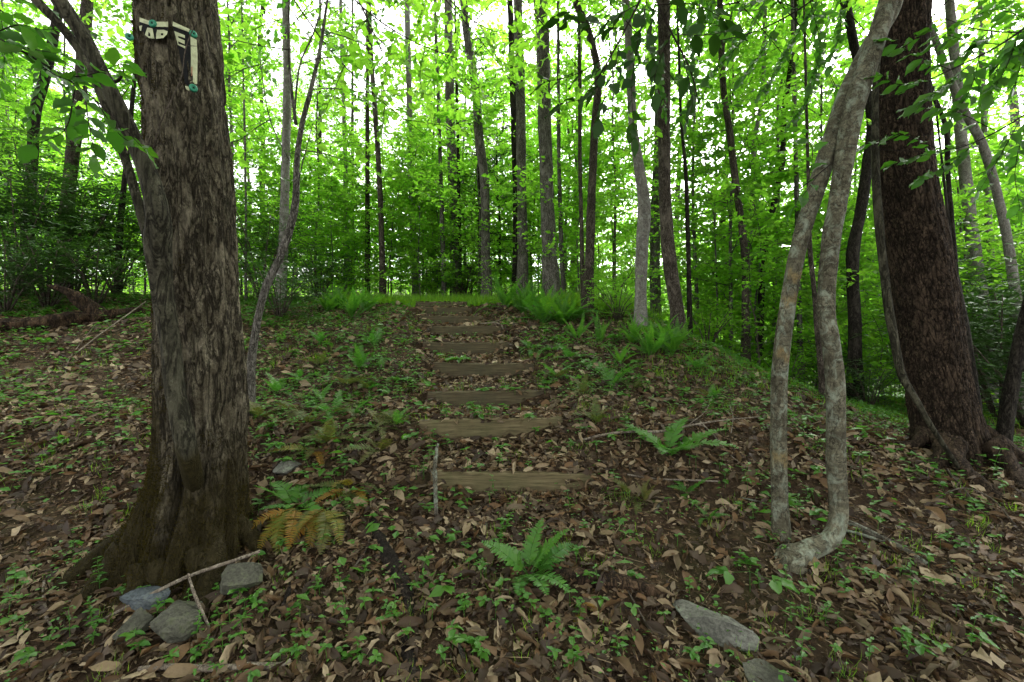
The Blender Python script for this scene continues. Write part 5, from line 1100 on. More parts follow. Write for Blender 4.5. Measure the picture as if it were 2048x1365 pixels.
leafy_branch('hanging_branch', 'bright leafy branch arching over the trunks above the steps', [(820, -120, 6.5, .010), (900, 0, 6.5, .008), (980, 60, 6.5, .005), (1080, 70, 6.5, .002)],
             [[(860, -60, 6.5, .004), (840, 40, 6.5, .003), (800, 110, 6.5, .001)], [(890, -10, 6.5, .004), (940, 0, 6.5, .003), (1010, -5, 6.5, .001)], [(920, 20, 6.5, .004), (910, 100, 6.5, .003), (880, 170, 6.5, .001)], [(960, 50, 6.5, .004), (990, 110, 6.5, .003), (1030, 150, 6.5, .001)], [(1000, 62, 6.5, .004), (1060, 40, 6.5, .003), (1120, 30, 6.5, .001)], [(940, 35, 6.5, .004), (950, 130, 6.5, .003), (970, 200, 6.5, .001)]], M['twig_dark'], 'bright', .13, .045, 12, group='leafy branches hanging overhead')
leafy_branch('hanging_branch', 'high leafy branch beside the kinked olive trunk', [(1330, -120, 6.8, .010), (1240, -10, 6.8, .008), (1150, 60, 6.8, .004), (1070, 130, 6.8, .002)],
             [[(1280, -60, 6.8, .004), (1300, 40, 6.8, .003), (1300, 110, 6.8, .001)], [(1240, -10, 6.8, .004), (1230, 80, 6.8, .003), (1240, 160, 6.8, .001)], [(1200, 25, 6.8, .004), (1150, 0, 6.8, .003), (1090, -10, 6.8, .001)], [(1160, 55, 6.8, .004), (1150, 140, 6.8, .003), (1160, 200, 6.8, .001)], [(1110, 95, 6.8, .004), (1060, 80, 6.8, .003), (1000, 90, 6.8, .001)]], M['twig_dark'], 'bright', .13, .045, 13, group='leafy branches hanging overhead')
leafy_branch('hanging_branch', 'shady branch high over the zigzag trunk in the hollow', [(1480, -140, 5.2, .010), (1540, -20, 5.2, .008), (1620, 80, 5.2, .005), (1680, 200, 5.2, .002)],
             [[(1500, -100, 5.2, .004), (1440, -20, 5.2, .003), (1400, 60, 5.2, .001)], [(1540, -20, 5.2, .004), (1500, 60, 5.2, .003), (1450, 110, 5.2, .001)], [(1570, 20, 5.2, .004), (1630, 20, 5.2, .003), (1680, 40, 5.2, .001)], [(1600, 60, 5.2, .004), (1560, 130, 5.2, .003), (1520, 190, 5.2, .001)], [(1640, 110, 5.2, .004), (1620, 190, 5.2, .003), (1580, 250, 5.2, .001)], [(1660, 150, 5.2, .004), (1690, 220, 5.2, .003), (1680, 290, 5.2, .001)]], M['twig_dark'], 'near', .12, .036, 14, group='leafy branches hanging overhead')
leafy_branch('hanging_branch', 'shady branch high between the pale sinuous trunk and the dark flaky one', [(1420, -150, 5.6, .010), (1360, -20, 5.6, .008), (1300, 80, 5.6, .004), (1250, 190, 5.6, .002)],
             [[(1380, -60, 5.6, .004), (1420, 20, 5.6, .003), (1440, 80, 5.6, .001)], [(1350, 0, 5.6, .004), (1380, 90, 5.6, .003), (1390, 170, 5.6, .001)], [(1330, 30, 5.6, .004), (1280, 20, 5.6, .003), (1220, 30, 5.6, .001)], [(1300, 80, 5.6, .004), (1320, 160, 5.6, .003), (1330, 230, 5.6, .001)], [(1280, 120, 5.6, .004), (1220, 130, 5.6, .003), (1180, 150, 5.6, .001)]], M['twig_dark'], 'near', .12, .036, 15, group='leafy branches hanging overhead')
leafy_branch('hanging_branch', 'leafy branch above the shrubs behind the crooked dark stem', [(-120, -60, 5.0, .010), (0, 20, 5.0, .008), (110, 110, 5.0, .005), (220, 190, 5.0, .002)],
             [[(-40, -10, 5., .004), (40, 0, 5., .003), (100, 20, 5., .001)], [(0, 20, 5., .004), (10, 100, 5., .003), (0, 180, 5., .001)], [(50, 60, 5., .004), (120, 60, 5., .003), (190, 70, 5., .001)], [(80, 85, 5., .004), (80, 170, 5., .003), (60, 240, 5., .001)], [(130, 125, 5., .004), (140, 200, 5., .003), (150, 270, 5., .001)], [(170, 155, 5., .004), (220, 150, 5., .003), (270, 160, 5., .001)]], M['twig_dark'], 'near', .12, .036, 16, group='leafy branches hanging overhead')
leafy_branch('hanging_branch', 'small leafy twig growing left off the lichen-spotted stems', [(1660, 330, 2.7, .004), (1610, 370, 2.65, .003), (1570, 400, 2.6, .001)], [[(1640, 345, 2.68, .002), (1600, 400, 2.6, .0015), (1585, 420, 2.6, .001)], [(1615, 365, 2.65, .002), (1625, 300, 2.6, .0015), (1600, 260, 2.6, .001)]], M['twig_dark'], 'near', .085, .06, 6, group='leafy branches hanging overhead')
leafy_branch('hanging_branch', 'bright leafy branch crossing the top above the steps', [(640, -90, 5.0, .010), (720, 10, 5.0, .008), (820, 80, 5.0, .006), (920, 120, 5.0, .003)],
             [[(690, -20, 5., .004), (760, 0, 5., .003), (830, 10, 5., .001)], [(740, 30, 5., .004), (700, 90, 5., .003), (680, 160, 5., .001)], [(790, 60, 5., .004), (770, 150, 5., .003), (760, 200, 5., .001)], [(830, 85, 5., .004), (860, 40, 5., .003), (930, 20, 5., .001)], [(850, 95, 5., .004), (840, 160, 5., .003), (860, 220, 5., .001)], [(890, 110, 5., .004), (930, 170, 5., .003), (960, 200, 5., .001)], [(710, 0, 5., .004), (650, 40, 5., .003), (610, 90, 5., .001)]], M['twig_dark'], 'bright', .12, .045, 7, group='leafy branches hanging overhead')
leafy_branch('hanging_branch', 'bright leafy branch hanging between the crooked sapling and the pines', [(560, -40, 4.4, .008), (660, 100, 4.6, .006), (760, 200, 4.8, .004), (850, 270, 5.0, .002)],
             [[(640, 75, 4.5, .004), (690, 60, 4.5, .003), (740, 70, 4.5, .001)], [(690, 130, 4.6, .004), (660, 200, 4.6, .003), (640, 250, 4.6, .001)], [(740, 185, 4.7, .004), (800, 180, 4.7, .003), (860, 190, 4.7, .001)], [(770, 210, 4.8, .004), (760, 270, 4.8, .003), (720, 310, 4.8, .001)], [(810, 240, 4.9, .004), (880, 250, 4.9, .003), (930, 260, 4.9, .001)]], M['twig_dark'], 'bright', .115, .045, 8, group='leafy branches hanging overhead')
TOPS = [(470, -60, 5.6, 'bright', 'leafy branch over the gap right of the old mossy tree'), (600, -80, 6.6, 'bright', 'leafy branch above the bend of the crooked sapling'), (700, -70, 7.4, 'near', 'leafy branch drooping over the wispy pines'), (800, -90, 6.0, 'bright', 'leafy branch high above the topmost step'), (870, -60, 7.6, 'near', 'small-looking leafy branch over the thin grey trunk'), (960, -80, 6.0, 'bright', 'leafy branch in front of the brown flaky trunk top'),
        (1060, -70, 7.4, 'bright', 'leafy branch between the twin trunks and the thick crest trunk'), (1150, -60, 6.2, 'near', 'leafy branch crossing the thick crest trunk top'), (1240, -80, 7.6, 'bright', 'leafy branch behind the pale sinuous trunk top'), (1400, -70, 6.4, 'bright', 'leafy branch just past the dark flaky trunk top'), (1500, -70, 7.2, 'near', 'leafy branch over the upright dark trunk of the hollow'), (1610, -60, 6.2, 'bright', 'leafy branch nearest the leaning pale stem top'), (1960, -60, 5.2, 'bright', 'bright leafy branch at the top past the massive scaly tree'), (200, -80, 5.6, 'bright', 'bright leafy branch behind the crooked dark stem top')]
for k, (px, py, d, key, lb) in enumerate(TOPS):
    r2 = np.random.default_rng(900 + k); sg = 1 if k % 2 else -1; dx = 70 * 6 / d; dy = 62 * 6 / d
    mn = [(px + sg * dx * t * 1.3, py + dy * (t * 1.3 + .15 * t * t), d + .1 * t, .009 - .002 * t) for t in range(4)]
    tws = []
    for j in range(9):
        t = .3 + 2.7 * j / 9; x0 = px + sg * dx * t * 1.3; y0 = py + dy * (t * 1.3 + .15 * t * t); sx = r2.choice([-1, 1]); L_ = r2.uniform(50, 110) * 6 / d
        tws.append([(x0, y0, d + .1 * t, .003), (x0 + sx * L_ * .55 + sg * 12, y0 + L_ * .28, d + .1 * t + r2.normal() * .15, .002), (x0 + sx * L_ + sg * 20, y0 + L_ * r2.uniform(.35, .8), d + .1 * t + r2.normal() * .3, .001)])
    leafy_branch('hanging_branch', lb, mn, tws, M['twig_dark'], key, .135, .075, 910 + k, group='leafy branches hanging overhead')
# thin wiry twig in front of the sign
wt = MB(); conv = lambda L: np.array([[*W(a, b, d), r_] for a, b, d, r_ in L])
tq = conv([(306, 300, 2.5, .0035), (318, 255, 2.45, .0035), (350, 185, 2.42, .003), (364, 150, 2.42, .003), (370, 105, 2.42, .003), (382, 68, 2.42, .0025), (410, 23, 2.42, .002), (450, 12, 2.42, .0015), (480, 3, 2.42, .001)])
tube(wt, tq, 6, 50); tube(wt, conv([(383, 60, 2.42, .0018), (375, 40, 2.42, .0014), (368, 26, 2.42, .001)]), 5, 8); tube(wt, conv([(376, 92, 2.42, .0015), (400, 93, 2.42, .0012), (422, 93, 2.42, .001), (450, 104, 2.42, .0008)]), 5, 10)
tag(link('wiry_twig', wt.mesh('wiry_twig', M['twig'], origin=tq[0, :3]), None, tuple(tq[0, :3])), 'thin wiry forked twig in front of the torn sign', 'twig')

# ------------------------------------------------------------------ seedlings (each leaf a part)
def seedling(p, hgt, n, size, key, label, seed, form='whorl', name='seedling', group='seedlings on the forest floor', cat='seedling'):
    rg = np.random.default_rng(seed); t = thing(name, tuple(p), label, cat, group)
    tip = np.array([rg.normal() * .12 * hgt, rg.normal() * .12 * hgt, hgt]); m_ = MB()
    tube(m_, np.array([[0, 0, -.02, .0022], [*(tip * [.3, .3, .5]), .0018], [*tip, .001]]), 4, 6, var=.4); lv = []
    if form == 'whorl':
        for k in range(n):
            az = k / n * 6.283 + rg.normal() * .25; lv.append((tip * (1 - .12 * (k % 2)), np.array([math.cos(az), math.sin(az), rg.normal() * .15]), size * rg.uniform(.75, 1.15)))
    elif form == 'pairs':
        m = max(2, n // 2)
        for k in range(m):
            f = .35 + .65 * k / max(1, m - 1); az = k * 1.57 + rg.random()
            for s in (0, 3.14): lv.append((tip * f, np.array([math.cos(az + s), math.sin(az + s), .1 + rg.normal() * .12]), size * (1.1 - .45 * f) * rg.uniform(.8, 1.1)))
    elif form == 'compound':
        for k in range(3):
            az = k * 2.1 + rg.normal() * .2 + 1.2; e = tip + np.array([math.cos(az), math.sin(az), -.1]) * size * 1.0
            tube(m_, np.array([[*tip, .0014], [*((tip + e) / 2), .0012], [*e, .001]]), 4, 4, var=.4)
            for j in (-1, 0, 1): lv.append((e, np.array([math.cos(az + j * 1.15), math.sin(az + j * 1.15), -.1]), size * (1.0 if j else 1.15)))
    link('stem', m_.mesh('stem', M['plant']), t)
    for q, ax, s in lv:
        o = link('leaf', LM[key][int(rg.integers(4))], t); basis(o, q, ax, np.array([0, 0, 1.]) + rg.normal(0, .22, 3), s, t)
    return t
seedling(G(1500, 1190), .11, 9, .115, 'plant', 'large toothed nine-leaflet seedling left of the elbowed stem foot', 1, 'compound')
SD = [
 (680, 1185, .13, 10, .035, 'pairs', 'bushy small-leaved seedling below the orange-brown fern'), (640, 1190, .12, 10, .033, 'pairs', 'small-leaved upright seedling beside the bushy one below the ferns'), (600, 1300, .05, 3, .06, 'whorl', 'heart-leaved seedling near the bottom below the short black stick'),
 (745, 1205, .06, 3, .055, 'whorl', 'bright three-leaved seedling beside the black rotten log'), (905, 1290, .07, 4, .06, 'whorl', 'four-leaved seedling near the bottom centre'), (955, 1330, .08, 5, .06, 'whorl', 'dark leafy seedling at the bottom edge below the foreground fern'), (1000, 1200, .10, 3, .055, 'whorl', 'tall three-leaved seedling hanging under the foreground fern'),
 (930, 1110, .07, 6, .05, 'pairs', 'toothed seedling just left of the foreground fern'), (905, 1085, .06, 5, .05, 'whorl', 'round-leaved seedling above the toothed one left of the foreground fern'), (1200, 1225, .06, 4, .055, 'whorl', 'heart-leaved seedling between the rotten log and the long pale rock'), (1265, 1245, .06, 3, .06, 'whorl', 'three-leaved seedling beside the thin straight twig'), (1235, 1310, .08, 5, .05, 'pairs', 'leafy seedling left of the long pale rock near the bottom'),
 (1330, 1250, .05, 3, .05, 'whorl', 'tiny three-leaved seedling touching the pale rock'), (1270, 1170, .05, 4, .05, 'whorl', 'dark seedling on top of the half buried mossy log'), (200, 1190, .20, 14, .045, 'pairs', 'tall whorled seedling in front of the bluish rock'), (185, 1265, .18, 12, .045, 'pairs', 'whorled seedling left of the small grey-green rock'), (270, 1290, .06, 5, .055, 'whorl', 'leafy sprig in front of the small grey-green rock'), (395, 1290, .14, 12, .035, 'pairs', 'upright round-leaved seedling in front of the largest slab'),
 (480, 1215, .09, 6, .05, 'whorl', 'bright seedling in front of the angular grey-green rock'), (280, 1040, .08, 3, .055, 'whorl', 'broad-leaved seedling on the mossy foot of the old tree'), (400, 1050, .06, 2, .06, 'whorl', 'two-leaved seedling lit against the dark foot of the old tree'), (480, 1000, .12, 6, .04, 'pairs', 'small seedling right at the flared root of the old tree'), (375, 985, .10, 4, .045, 'whorl', 'seedling growing out beside the hugging stem foot'), (345, 810, .08, 4, .045, 'whorl', 'sprig growing on the bark of the hugging stem'),
 (240, 860, .35, 12, .06, 'pairs', 'tall leafy seedling on the slope left of the old tree'), (275, 905, .30, 10, .055, 'pairs', 'leggy seedling beside the old tree'), (215, 800, .28, 10, .055, 'pairs', 'leafy seedling under the thin slanting stick'), (225, 680, .40, 8, .06, 'pairs', 'thin tall seedling in front of the fallen log'),
 (920, 745, .06, 7, .17, 'whorl', 'wide big-leaved plant spreading over the fourth step'), (945, 825, .06, 5, .09, 'whorl', 'drooping dark-leaved plant above the second step'), (975, 815, .05, 5, .08, 'whorl', 'bright leafy plant at the edge of the third tread'), (1030, 800, .05, 5, .09, 'whorl', 'flat leafy plant at the end of the third step'), (800, 770, .05, 5, .09, 'whorl', 'flat green plant left of the third step'), (1090, 805, .06, 5, .08, 'whorl', 'leafy plant just past the end of the third step'),
 (1225, 690, .12, 6, .12, 'whorl', 'broad-leaved plant on the bank left of the pale sinuous trunk'), (1400, 740, .08, 6, .08, 'whorl', 'flat pale plant on the slope below the dark flaky trunk'), (1505, 785, .07, 6, .07, 'whorl', 'leafy plant beside the ochre-banded stem on the slope'), (1300, 830, .06, 5, .07, 'whorl', 'leafy plant behind the tall fern'), (1440, 945, .06, 4, .05, 'whorl', 'small plant left of the ochre-banded stem'), (1600, 1030, .12, 9, .05, 'pairs', 'leafy sprig between the two lichen-spotted stems'), (1620, 1010, .12, 8, .05, 'pairs', 'arched leafy sprig close to the elbowed stem'),
 (1890, 1000, .1, 6, .06, 'whorl', 'plant in the shade below the massive scaly tree'), (1985, 960, .25, 9, .07, 'pairs', 'leafy plant at the foot of the black edge trunk'), (2010, 1000, .2, 8, .07, 'pairs', 'drooping plant at the edge below the black trunk'), (1690, 1200, .12, 8, .05, 'pairs', 'pale green seedling below the elbowed stem'), (1760, 1180, .08, 5, .05, 'whorl', 'seedling beside the lichen-covered branch'), (1870, 1190, .07, 5, .05, 'whorl', 'seedling among curled leaves right of the lichen-covered branch'), (1850, 1330, .08, 6, .06, 'whorl', 'dark green plant at the bottom near the corner'), (1960, 1310, .07, 5, .06, 'whorl', 'leafy seedling in the bottom corner'), (1650, 1250, .1, 7, .05, 'pairs', 'seedling right of the long pale rock'),
 (560, 1335, .05, 3, .06, 'whorl', 'seedling growing over the whitish stick at the bottom'), (350, 1340, .06, 4, .06, 'whorl', 'dark seedling under the whitish stick'), (60, 1345, .08, 6, .055, 'whorl', 'leafy seedling in the bottom corner by the thin straight stick'), (100, 1290, .07, 6, .05, 'pairs', 'seedling near the short curved pale stick'), (30, 1170, .06, 4, .06, 'whorl', 'seedling at the picture edge above the short curved stick'), (860, 1030, .05, 4, .05, 'whorl', 'seedling at the foot of the propped lichen stick'), (960, 965, .06, 3, .05, 'whorl', 'small seedling in front of the lowest step'), (935, 955, .1, 3, .05, 'pairs', 'thin seedling standing against the lowest step'), (790, 1000, .08, 5, .06, 'whorl', 'seedling left of the lowest step'), (850, 890, .05, 3, .06, 'whorl', 'pale seedling at the end of the second step')]
for k, (px, py, hh, n, s, fm, lb) in enumerate(SD): seedling(G(px, py), hh, n, s, 'plant', lb, 100 + k, fm)
def landmark(px, py):
    if py > 1120:
        return 'near the rock cluster' if px < 480 else 'below the ferns by the old tree' if px < 760 else 'below the foreground fern' if px < 1250 else 'around the long pale rock' if px < 1640 else 'on the litter past the elbowed stem'
    if py > 900:
        return 'on the slope left of the old tree' if px < 260 else 'around the foot of the old tree' if px < 560 else 'between the old tree and the lowest step' if px < 870 else 'in front of the lowest step' if px < 1200 else 'near the tall fern with pale twigs' if px < 1520 else 'around the lichen-spotted stems' if px < 1730 else 'below the massive scaly tree'
    return 'by the fallen log' if px < 300 else 'beside the crooked sapling' if px < 620 else 'on the bank left of the steps' if px < 850 else 'on the treads of the steps' if px < 1080 else 'on the fern bank right of the steps' if px < 1350 else 'on the slope before the hollow'
rg = np.random.default_rng(5)
looks = {'whorl': 'low wide-leaved seedling', 'pairs': 'upright paired-leaf seedling'}
for k in range(330):
    py = 640 + 720 * rg.random() ** .9; px = rg.uniform(10, 2040)
    if k >= 270: py = rg.uniform(1080, 1360); px = rg.uniform(10, 2040) if k % 2 else rg.uniform(150, 900)
    elif k >= 190: py = rg.uniform(640, 960); px = rg.uniform(500, 1480)
    if 300 < px < 500 and py < 1150: continue
    p = G(px, py)
    if p[1] > 9.5: continue
    fm = 'whorl' if rg.random() < .6 else 'pairs'; n = int(rg.integers(3, 7)) if fm == 'whorl' else int(rg.integers(6, 11))
    size = rg.uniform(.032, .058) * (1 if p[1] < 3.5 else 1.5)
    look = ('three-leaved ' if n == 3 else 'four-leaved ' if n == 4 else 'many-leaved ' if n > 8 else '') + looks[fm]
    hh = rg.uniform(.04, .11) * (1 if fm == 'whorl' else 1.6)
    look = ('stubby ' if hh < .07 else 'leggy ' if hh > .12 else 'mid-height ') + look.replace('low ', '') + (' of tiny leaves' if size < .042 else '')
    seedling(p, hh, n, size, 'plant', look + ' ' + landmark(px, py), 500 + k, fm)

# ------------------------------------------------------------------ leaf litter
DL = []
for j in range(12):
    pf = lobed if j in (2, 5, 9) else oval; nx = 9 if pf is lobed else 6
    V, F = blade_grid(pf, nx, rgb_.uniform(.2, 2.2) * (1 if j % 3 else .4), rgb_.uniform(-.3, .3), rgb_.uniform(-.4, .4), 120 + j)
    V = V * np.array([1, (.62 if pf is lobed else (.34, .40, .48)[j % 3]), .62]); V[:, 2] -= V[:, 2].min(); V[:, 0] -= .5; DL.append((V, F))
DLF = []
for j in range(6):
    V, F = blade_grid(oval, 4, rgb_.uniform(.3, 2.), rgb_.uniform(-.3, .3), rgb_.uniform(-.4, .4), 150 + j); V = V * np.array([1, .5, .6]); V[:, 2] -= V[:, 2].min(); V[:, 0] -= .5; DLF.append((V, F))
def gnormal(x, y):
    e = .06; a = h(x + e, y) - h(x - e, y); b = h(x, y + e) - h(x, y - e); return nrm(np.stack([-a / (2 * e), -b / (2 * e), np.ones_like(a)], -1))
def litter_points(n, dlo, dhi, rg, pad=1.18):
    y = np.sqrt(dlo**2 + (dhi**2 - dlo**2) * rg.random(n)); x = rg.uniform(-1, 1, n) * (pad * y + .2); return x, y
def litter(n, dlo, dhi, tm, size, seed, mb_):
    rg = np.random.default_rng(seed); x, y = litter_points(n, dlo, dhi, rg)
    keep = rg.random(n) < np.where((y > 8.6) & (x > -6) , .35, 1.0) * np.where(vnoise(np.stack([x * 1.3, y * 1.3, x * 0 + 4], 1)) > -.45, 1, .45)
    x, y = x[keep], y[keep]; n = len(x); z = h(x, y); nz = gnormal(x, y)
    which = rg.integers(0, len(tm), n)
    for j, (V, F) in enumerate(tm):
        s = which == j; m = s.sum(); az = rg.random(m) * 6.283
        ax = np.stack([np.cos(az), np.sin(az), np.zeros(m)], 1); nn = nz[s] + rg.normal(0, .36, (m, 3)); ax = ax - nrm(nn) * (ax * nrm(nn)).sum(1, keepdims=True)
        L = size * np.clip(rg.lognormal(-.18, .48, m), .28, 2.1); wd = L * rg.uniform(.75, 1.25, m)
        O = np.stack([x[s], y[s], z[s] + rg.uniform(-.004, .016, m)], 1)
        stamp(mb_, V, F, O, ax, nn, L, wd, rg.random(m), quad=True, H=L * rg.uniform(.6, 1.3, m))
lm = MB(); litter(26000, 1.4, 4.4, DL, .068, 1, lm); litter(40000, 4.4, 10.5, DLF, .076, 2, lm); litter(7000, 10.5, 20, DLF[:3], .11, 3, lm)
rg = np.random.default_rng(17)
for (sy, sz, sx0, sx1, yw) in STEPS:
    L_ = sx1 - sx0; n = int(70 * L_ + 60); u = rg.random(n); e = rg.random(n) < .6
    x = np.where(e, np.where(u < .5, sx0 + np.abs(rg.normal(0, .10, n)), sx1 - np.abs(rg.normal(0, .12, n))), sx0 + u * L_)
    y = sy - .02 - np.abs(rg.normal(0, .05, n)) + (x - (sx0 + sx1) / 2) * math.tan(R(yw)); zz = h(x, y) + np.abs(rg.normal(0, np.where(e, .05, .012), n)); az = rg.random(n) * 6.283
    for j in range(6):
        k = np.arange(n) % 6 == j; m = k.sum(); V, F = (DL if sy < 4.4 else DLF + DLF)[j]
        stamp(lm, V, F, np.stack([x, y, zz], 1)[k], np.stack([np.cos(az), np.sin(az), rg.normal(0, .4, n)], 1)[k], np.array([0, -.7, .7]) + rg.normal(0, .5, (m, 3)), rg.uniform(.05, .10, m), rg.uniform(.05, .10, m), rg.random(m), quad=True)
    n = int(40 * L_); x = sx0 + rg.random(n) * L_; y = sy + .02 + rg.random(n) * .12 + (x - (sx0 + sx1) / 2) * math.tan(R(yw)); az = rg.random(n) * 6.283; V, F = DLF[2]
    stamp(lm, V, F, np.stack([x, y, np.full(n, sz + CAM_Z + .006)], 1), np.stack([np.cos(az), np.sin(az), 0 * az], 1), np.array([0, 0, 1.]) + rg.normal(0, .3, (n, 3)), rg.uniform(.04, .085, n), rg.uniform(.04, .08, n), rg.random(n), quad=True)
n = 900; k9 = rg.integers(0, len(STEPS) - 1, n); f9 = rg.random(n); y = SY[k9] + .06 + f9 * (SY[k9 + 1] - SY[k9] - .08); x = np.interp(y, SY, SX) + rg.uniform(-.55, .55, n); az = rg.random(n) * 6.283
for j in range(6):
    k = np.arange(n) % 6 == j; m = k.sum(); V, F = DLF[j]
    stamp(lm, V, F, np.stack([x, y, h(x, y) + rg.uniform(.002, .015, n)], 1)[k], np.stack([np.cos(az), np.sin(az), 0 * az], 1)[k], np.array([0, -.15, 1.]) + rg.normal(0, .3, (m, 3)), rg.uniform(.05, .095, m), rg.uniform(.04, .08, m), rg.choice([.5, .58, .86, .92, .97], m) + rg.uniform(-.04, .03, m), quad=True)
tag(link('leaf_litter', lm.mesh('leaf_litter', M['dead_leaf'])), 'brown fallen leaves covering the forest floor', 'leaf litter', kind='stuff')
# crumbs and needles between the leaves
rg = np.random.default_rng(9); x, y = litter_points(40000, 1.4, 6, rg); n = len(x); cm = MB(); az = rg.random(n) * 6.28
stamp(cm, np.array([[-.5, 0, 0], [0, .5, .2], [.5, 0, 0], [0, -.5, .1]]), [[0, 3, 2], [0, 2, 1]], np.stack([x, y, h(x, y) + .004], 1), np.stack([np.cos(az), np.sin(az), rg.normal(0, .2, n)], 1), gnormal(x, y) + rg.normal(0, .4, (n, 3)), rg.uniform(.008, .035, n), rg.uniform(.004, .018, n), rg.random(n))
x, y = litter_points(5000, 1.4, 6, rg); n = len(x); az = rg.random(n) * 6.28
stamp(cm, np.array([[-.5, -.5, 0], [.5, -.4, 0], [.5, .4, .3], [-.5, .5, .3]]), [[0, 1, 2], [0, 2, 3]], np.stack([x, y, h(x, y) + .012], 1), np.stack([np.cos(az), np.sin(az), rg.normal(0, .12, n)], 1), gnormal(x, y) + rg.normal(0, .5, (n, 3)), rg.uniform(.05, .22, n), rg.uniform(.002, .005, n), rg.uniform(.4, .95, n))
tag(link('leaf_crumbs', cm.mesh('leaf_crumbs', M['dead_leaf'], smooth=False)), 'leaf crumbs and tiny twigs between the fallen leaves', 'leaf crumbs', kind='stuff')
# the 300 leaves that show largest
DLM = []
for j, (V, F) in enumerate(DL):
    mm = MB(); mm.add(V, F, None, var=.0); DLM.append(mm.mesh(f'fallen_leaf_{j}', M['dead_leaf_single']))
kindlab = lambda j: 'lobed dead leaf' if j in (2, 5, 9) else ('flat dead leaf' if j % 3 == 0 else 'curled dead leaf')
for k in range(300):
    py = 800 + 565 * rg.random() ** .75; px = rg.uniform(5, 2043); p = G(px, py); j = int(rg.integers(12))
    o = link('fallen_leaf', DLM[j]); nz = gnormal(np.array([p[0]]), np.array([p[1]]))[0] + rg.normal(0, .28, 3); az = rg.random() * 6.28
    ax = np.array([math.cos(az), math.sin(az), 0]); ax = ax - nrm(nz) * (ax @ nrm(nz)); s = float(np.clip(rg.lognormal(-2.35, .28), .055, .15)); x_ = nrm(ax); y_ = nrm(np.cross(nz, x_)); z_ = np.cross(x_, y_); p = p + nrm(nz) * rg.uniform(.006, .022)
    o.matrix_world = Matrix(((x_[0] * s, y_[0] * s, z_[0] * s, p[0]), (x_[1] * s, y_[1] * s, z_[1] * s, p[1]), (x_[2] * s, y_[2] * s, z_[2] * s, p[2]), (0, 0, 0, 1)))
    tone = rg.random(); o.color = (tone, tone, tone, 1)
    tn = 'very dark' if tone < .25 else 'dark brown' if tone < .5 else 'rusty brown' if tone < .66 else 'greyish brown' if tone < .78 else 'tan' if tone < .93 else 'pale cream'
    sz = 'small' if s < .08 else 'large' if s > .115 else 'medium-sized'
    tag(o, f'{sz} {tn} {kindlab(j)} lying {landmark(px, py)}', 'leaf', 'fallen leaves on the forest floor')

# ------------------------------------------------------------------ grass and low ground cover
def blades(n, x, y, ln, wd, seed, mb_, lean=.55):
    rg = np.random.default_rng(seed); az = rg.random(n) * 6.283
    ax = nrm(np.stack([np.cos(az) * lean, np.sin(az) * lean, np.ones(n)], 1) + rg.normal(0, .15, (n, 3))); nz = np.stack([np.cos(az), np.sin(az), -lean * np.ones(n)], 1) + rg.normal(0, .4, (n, 3))
    T = np.array([[0, .5, 0], [0, -.5, 0], [.55, -.4, .06], [.55, .4, .06], [1, 0, -.16]])
    L = ln * rg.uniform(.45, 1.2, n); stamp(mb_, T, [[0, 1, 2], [0, 2, 3], [3, 2, 4]], np.stack([x, y, h(x, y) - .01], 1), ax, nz, L, wd, rg.random(n), H=L)
gm = MB(); rg = np.random.default_rng(61)
n = 14000; y = 8.6 + 4.5 * rg.random(n) ** 1.6; x = rg.uniform(-3.6, .2, n) + (y - 8.6) * -.05; blades(n, x, y, .26, .010, 1, gm)
n = 7000; y = rg.uniform(8.8, 14, n); x = rg.uniform(-9, 3.0, n); blades(n, x, y, .14, .008, 2, gm)
n = 9000; y = rg.uniform(5.0, 11, n); x = rg.uniform(1.6, 6.5, n); blades(n, x, y, .11, .006, 3, gm)
cx = rg.uniform(-1, 1, 420); cy_ = np.sqrt(rg.uniform(1.7**2, 8.5**2, 420)); cx = cx * 1.15 * cy_; kk = rg.integers(0, 420, 9000); x = cx[kk] + rg.normal(0, .035, 9000); y = cy_[kk] + rg.normal(0, .035, 9000); blades(9000, x, y, .10, .003, 4, gm, .8)
n = 7000; y = 8.0 + 2.2 * rg.random(n); x = rg.uniform(.0, 3.4, n); kx = vnoise(np.stack([x * 2.5, y * 2.5, x * 0 + 2], 1)) > -.1; blades(int(kx.sum()), x[kx], y[kx], .34, .009, 6, gm, .9)
tag(link('grass', gm.mesh('grass', M['grass'], smooth=False)), 'bright grass on the crest and thin tufts among the leaves', 'grass', kind='stuff')
gc = MB(); rg = np.random.default_rng(62)
def cover(n, x, y, size, k=5):
    off = ~((np.abs(x - np.interp(y, SY, SX)) < .58) & (y > 3.35) & (y < 8.5) & (rg.random(n) < .85)); x = x[off]; y = y[off]; n = len(x)
    z = h(x, y)
    for j in range(k):
        az = rg.random(n) * 6.283; o = np.stack([x + rg.normal(0, .03, n), y + rg.normal(0, .03, n), z + rg.uniform(.01, .09, n)], 1)
        L = size * rg.uniform(.5, 1.2, n); stamp(gc, *LEAF4, o, np.stack([np.cos(az), np.sin(az), rg.normal(0, .2, n)], 1), np.array([0, 0, 1.]) + rg.normal(0, .3, (n, 3)), L, L * .62, rg.random(n))
def clumped(n, dlo, dhi, seed, thr):
    r2 = np.random.default_rng(seed); y = np.sqrt(r2.uniform(dlo**2, dhi**2, n)); x = r2.uniform(-1, 1, n) * 1.2 * y
    k = vnoise(np.stack([x * 1.6, y * 1.6, x * 0 + seed], 1)) + .4 * vnoise(np.stack([x * 6, y * 6, x * 0 + seed], 1)) > thr; return x[k], y[k]
x, y = clumped(1700, 1.8, 5, 1, .2); cover(len(x), x, y, .026); x, y = clumped(700, 1.8, 5, 7, .1); cover(len(x), x, y, .042, 3)
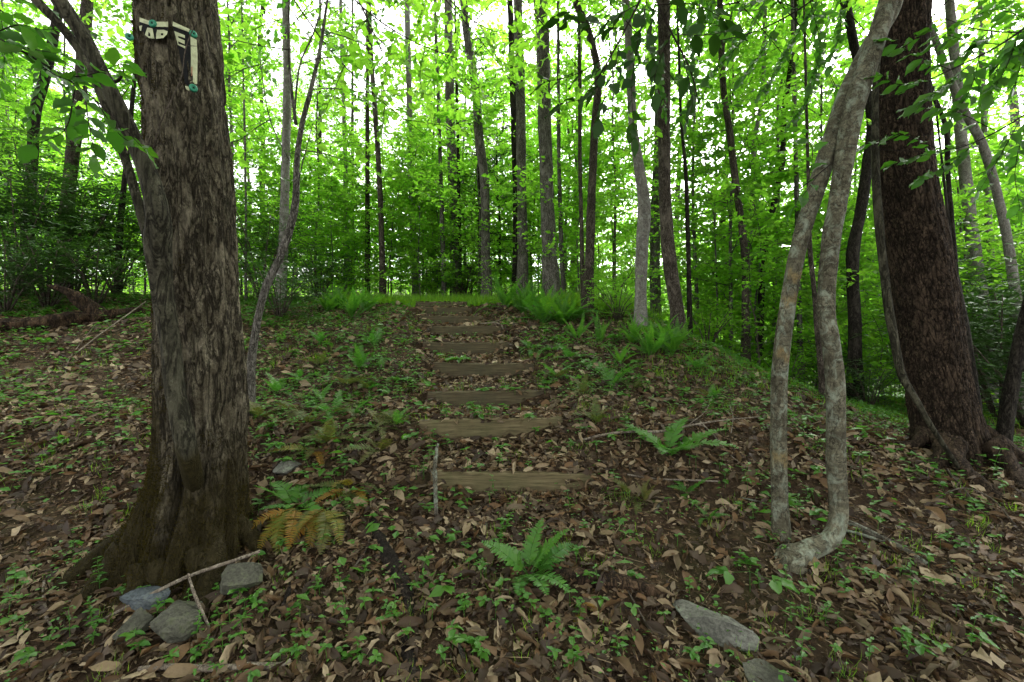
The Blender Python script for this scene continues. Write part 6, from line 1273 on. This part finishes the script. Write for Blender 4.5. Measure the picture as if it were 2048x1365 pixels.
x, y = clumped(9000, 4.2, 9, 2, .28); cover(len(x), x, y, .045)
n = 900; y = rg.uniform(3.6, 8.2, n); x = rg.uniform(-1, 0, n) * y * .45 - 1.1; kx = vnoise(np.stack([x * 2.2, y * 2.2, x * 0 + 9], 1)) > .1; cover(int(kx.sum()), x[kx], y[kx], .045)
x, y = clumped(2600, 3.0, 8.5, 12, .22); cover(len(x), x, y, .070, 4); x, y = clumped(1500, 2.4, 8.5, 13, .1); cover(len(x), x, y, .095, 3); x, y = clumped(5000, 3.5, 9, 15, .2); cover(len(x), x, y, .032, 5)
x, y = clumped(9000, 8.6, 18, 3, -.2); cover(len(x), x, y, .075)
n = 3500; y = rg.uniform(5.2, 11, n); x = rg.uniform(1.8, 8, n); cover(n, x, y, .055)
n = 1800; y = rg.uniform(6.6, 9.5, n); x = rg.uniform(-9, -3, n); cover(n, x, y, .05)
tag(link('ground_cover', gc.mesh('ground_cover', M['plant'], smooth=False)), 'low green ground plants spread over the slope', 'ground cover', kind='stuff')

# labels shared by a few things: tell them apart by which stands nearer
from collections import defaultdict
byl = defaultdict(list)
for o in COL.objects:
    if o.parent is None and 'label' in o.keys(): byl[o['label']].append(o)
NUM = {2: 'two', 3: 'three', 4: 'four', 5: 'five', 6: 'six'}
ORD = {2: ['nearer', 'farther'], 3: ['nearest', 'middle', 'farthest'], 4: ['nearest', 'second nearest', 'third nearest', 'farthest'], 5: ['nearest', 'second nearest', 'third nearest', 'fourth nearest', 'farthest'], 6: ['nearest', 'second nearest', 'third nearest', 'fourth nearest', 'fifth nearest', 'farthest']}
for lab, os_ in byl.items():
    n = len(os_)
    if n in NUM:
        os_.sort(key=lambda o: o.matrix_basis.translation.y)
        for o, wd in zip(os_, ORD[n]):
            t_ = f'{wd} of {NUM[n]}: {lab}'
            if len(t_.split()) > 16: t_ = t_.replace(' lying', '').replace('dead leaf', 'leaf').replace('mid-height ', '')
            if len(t_.split()) <= 16: o['label'] = t_
            else: o['label'] = f'{wd} {lab}'
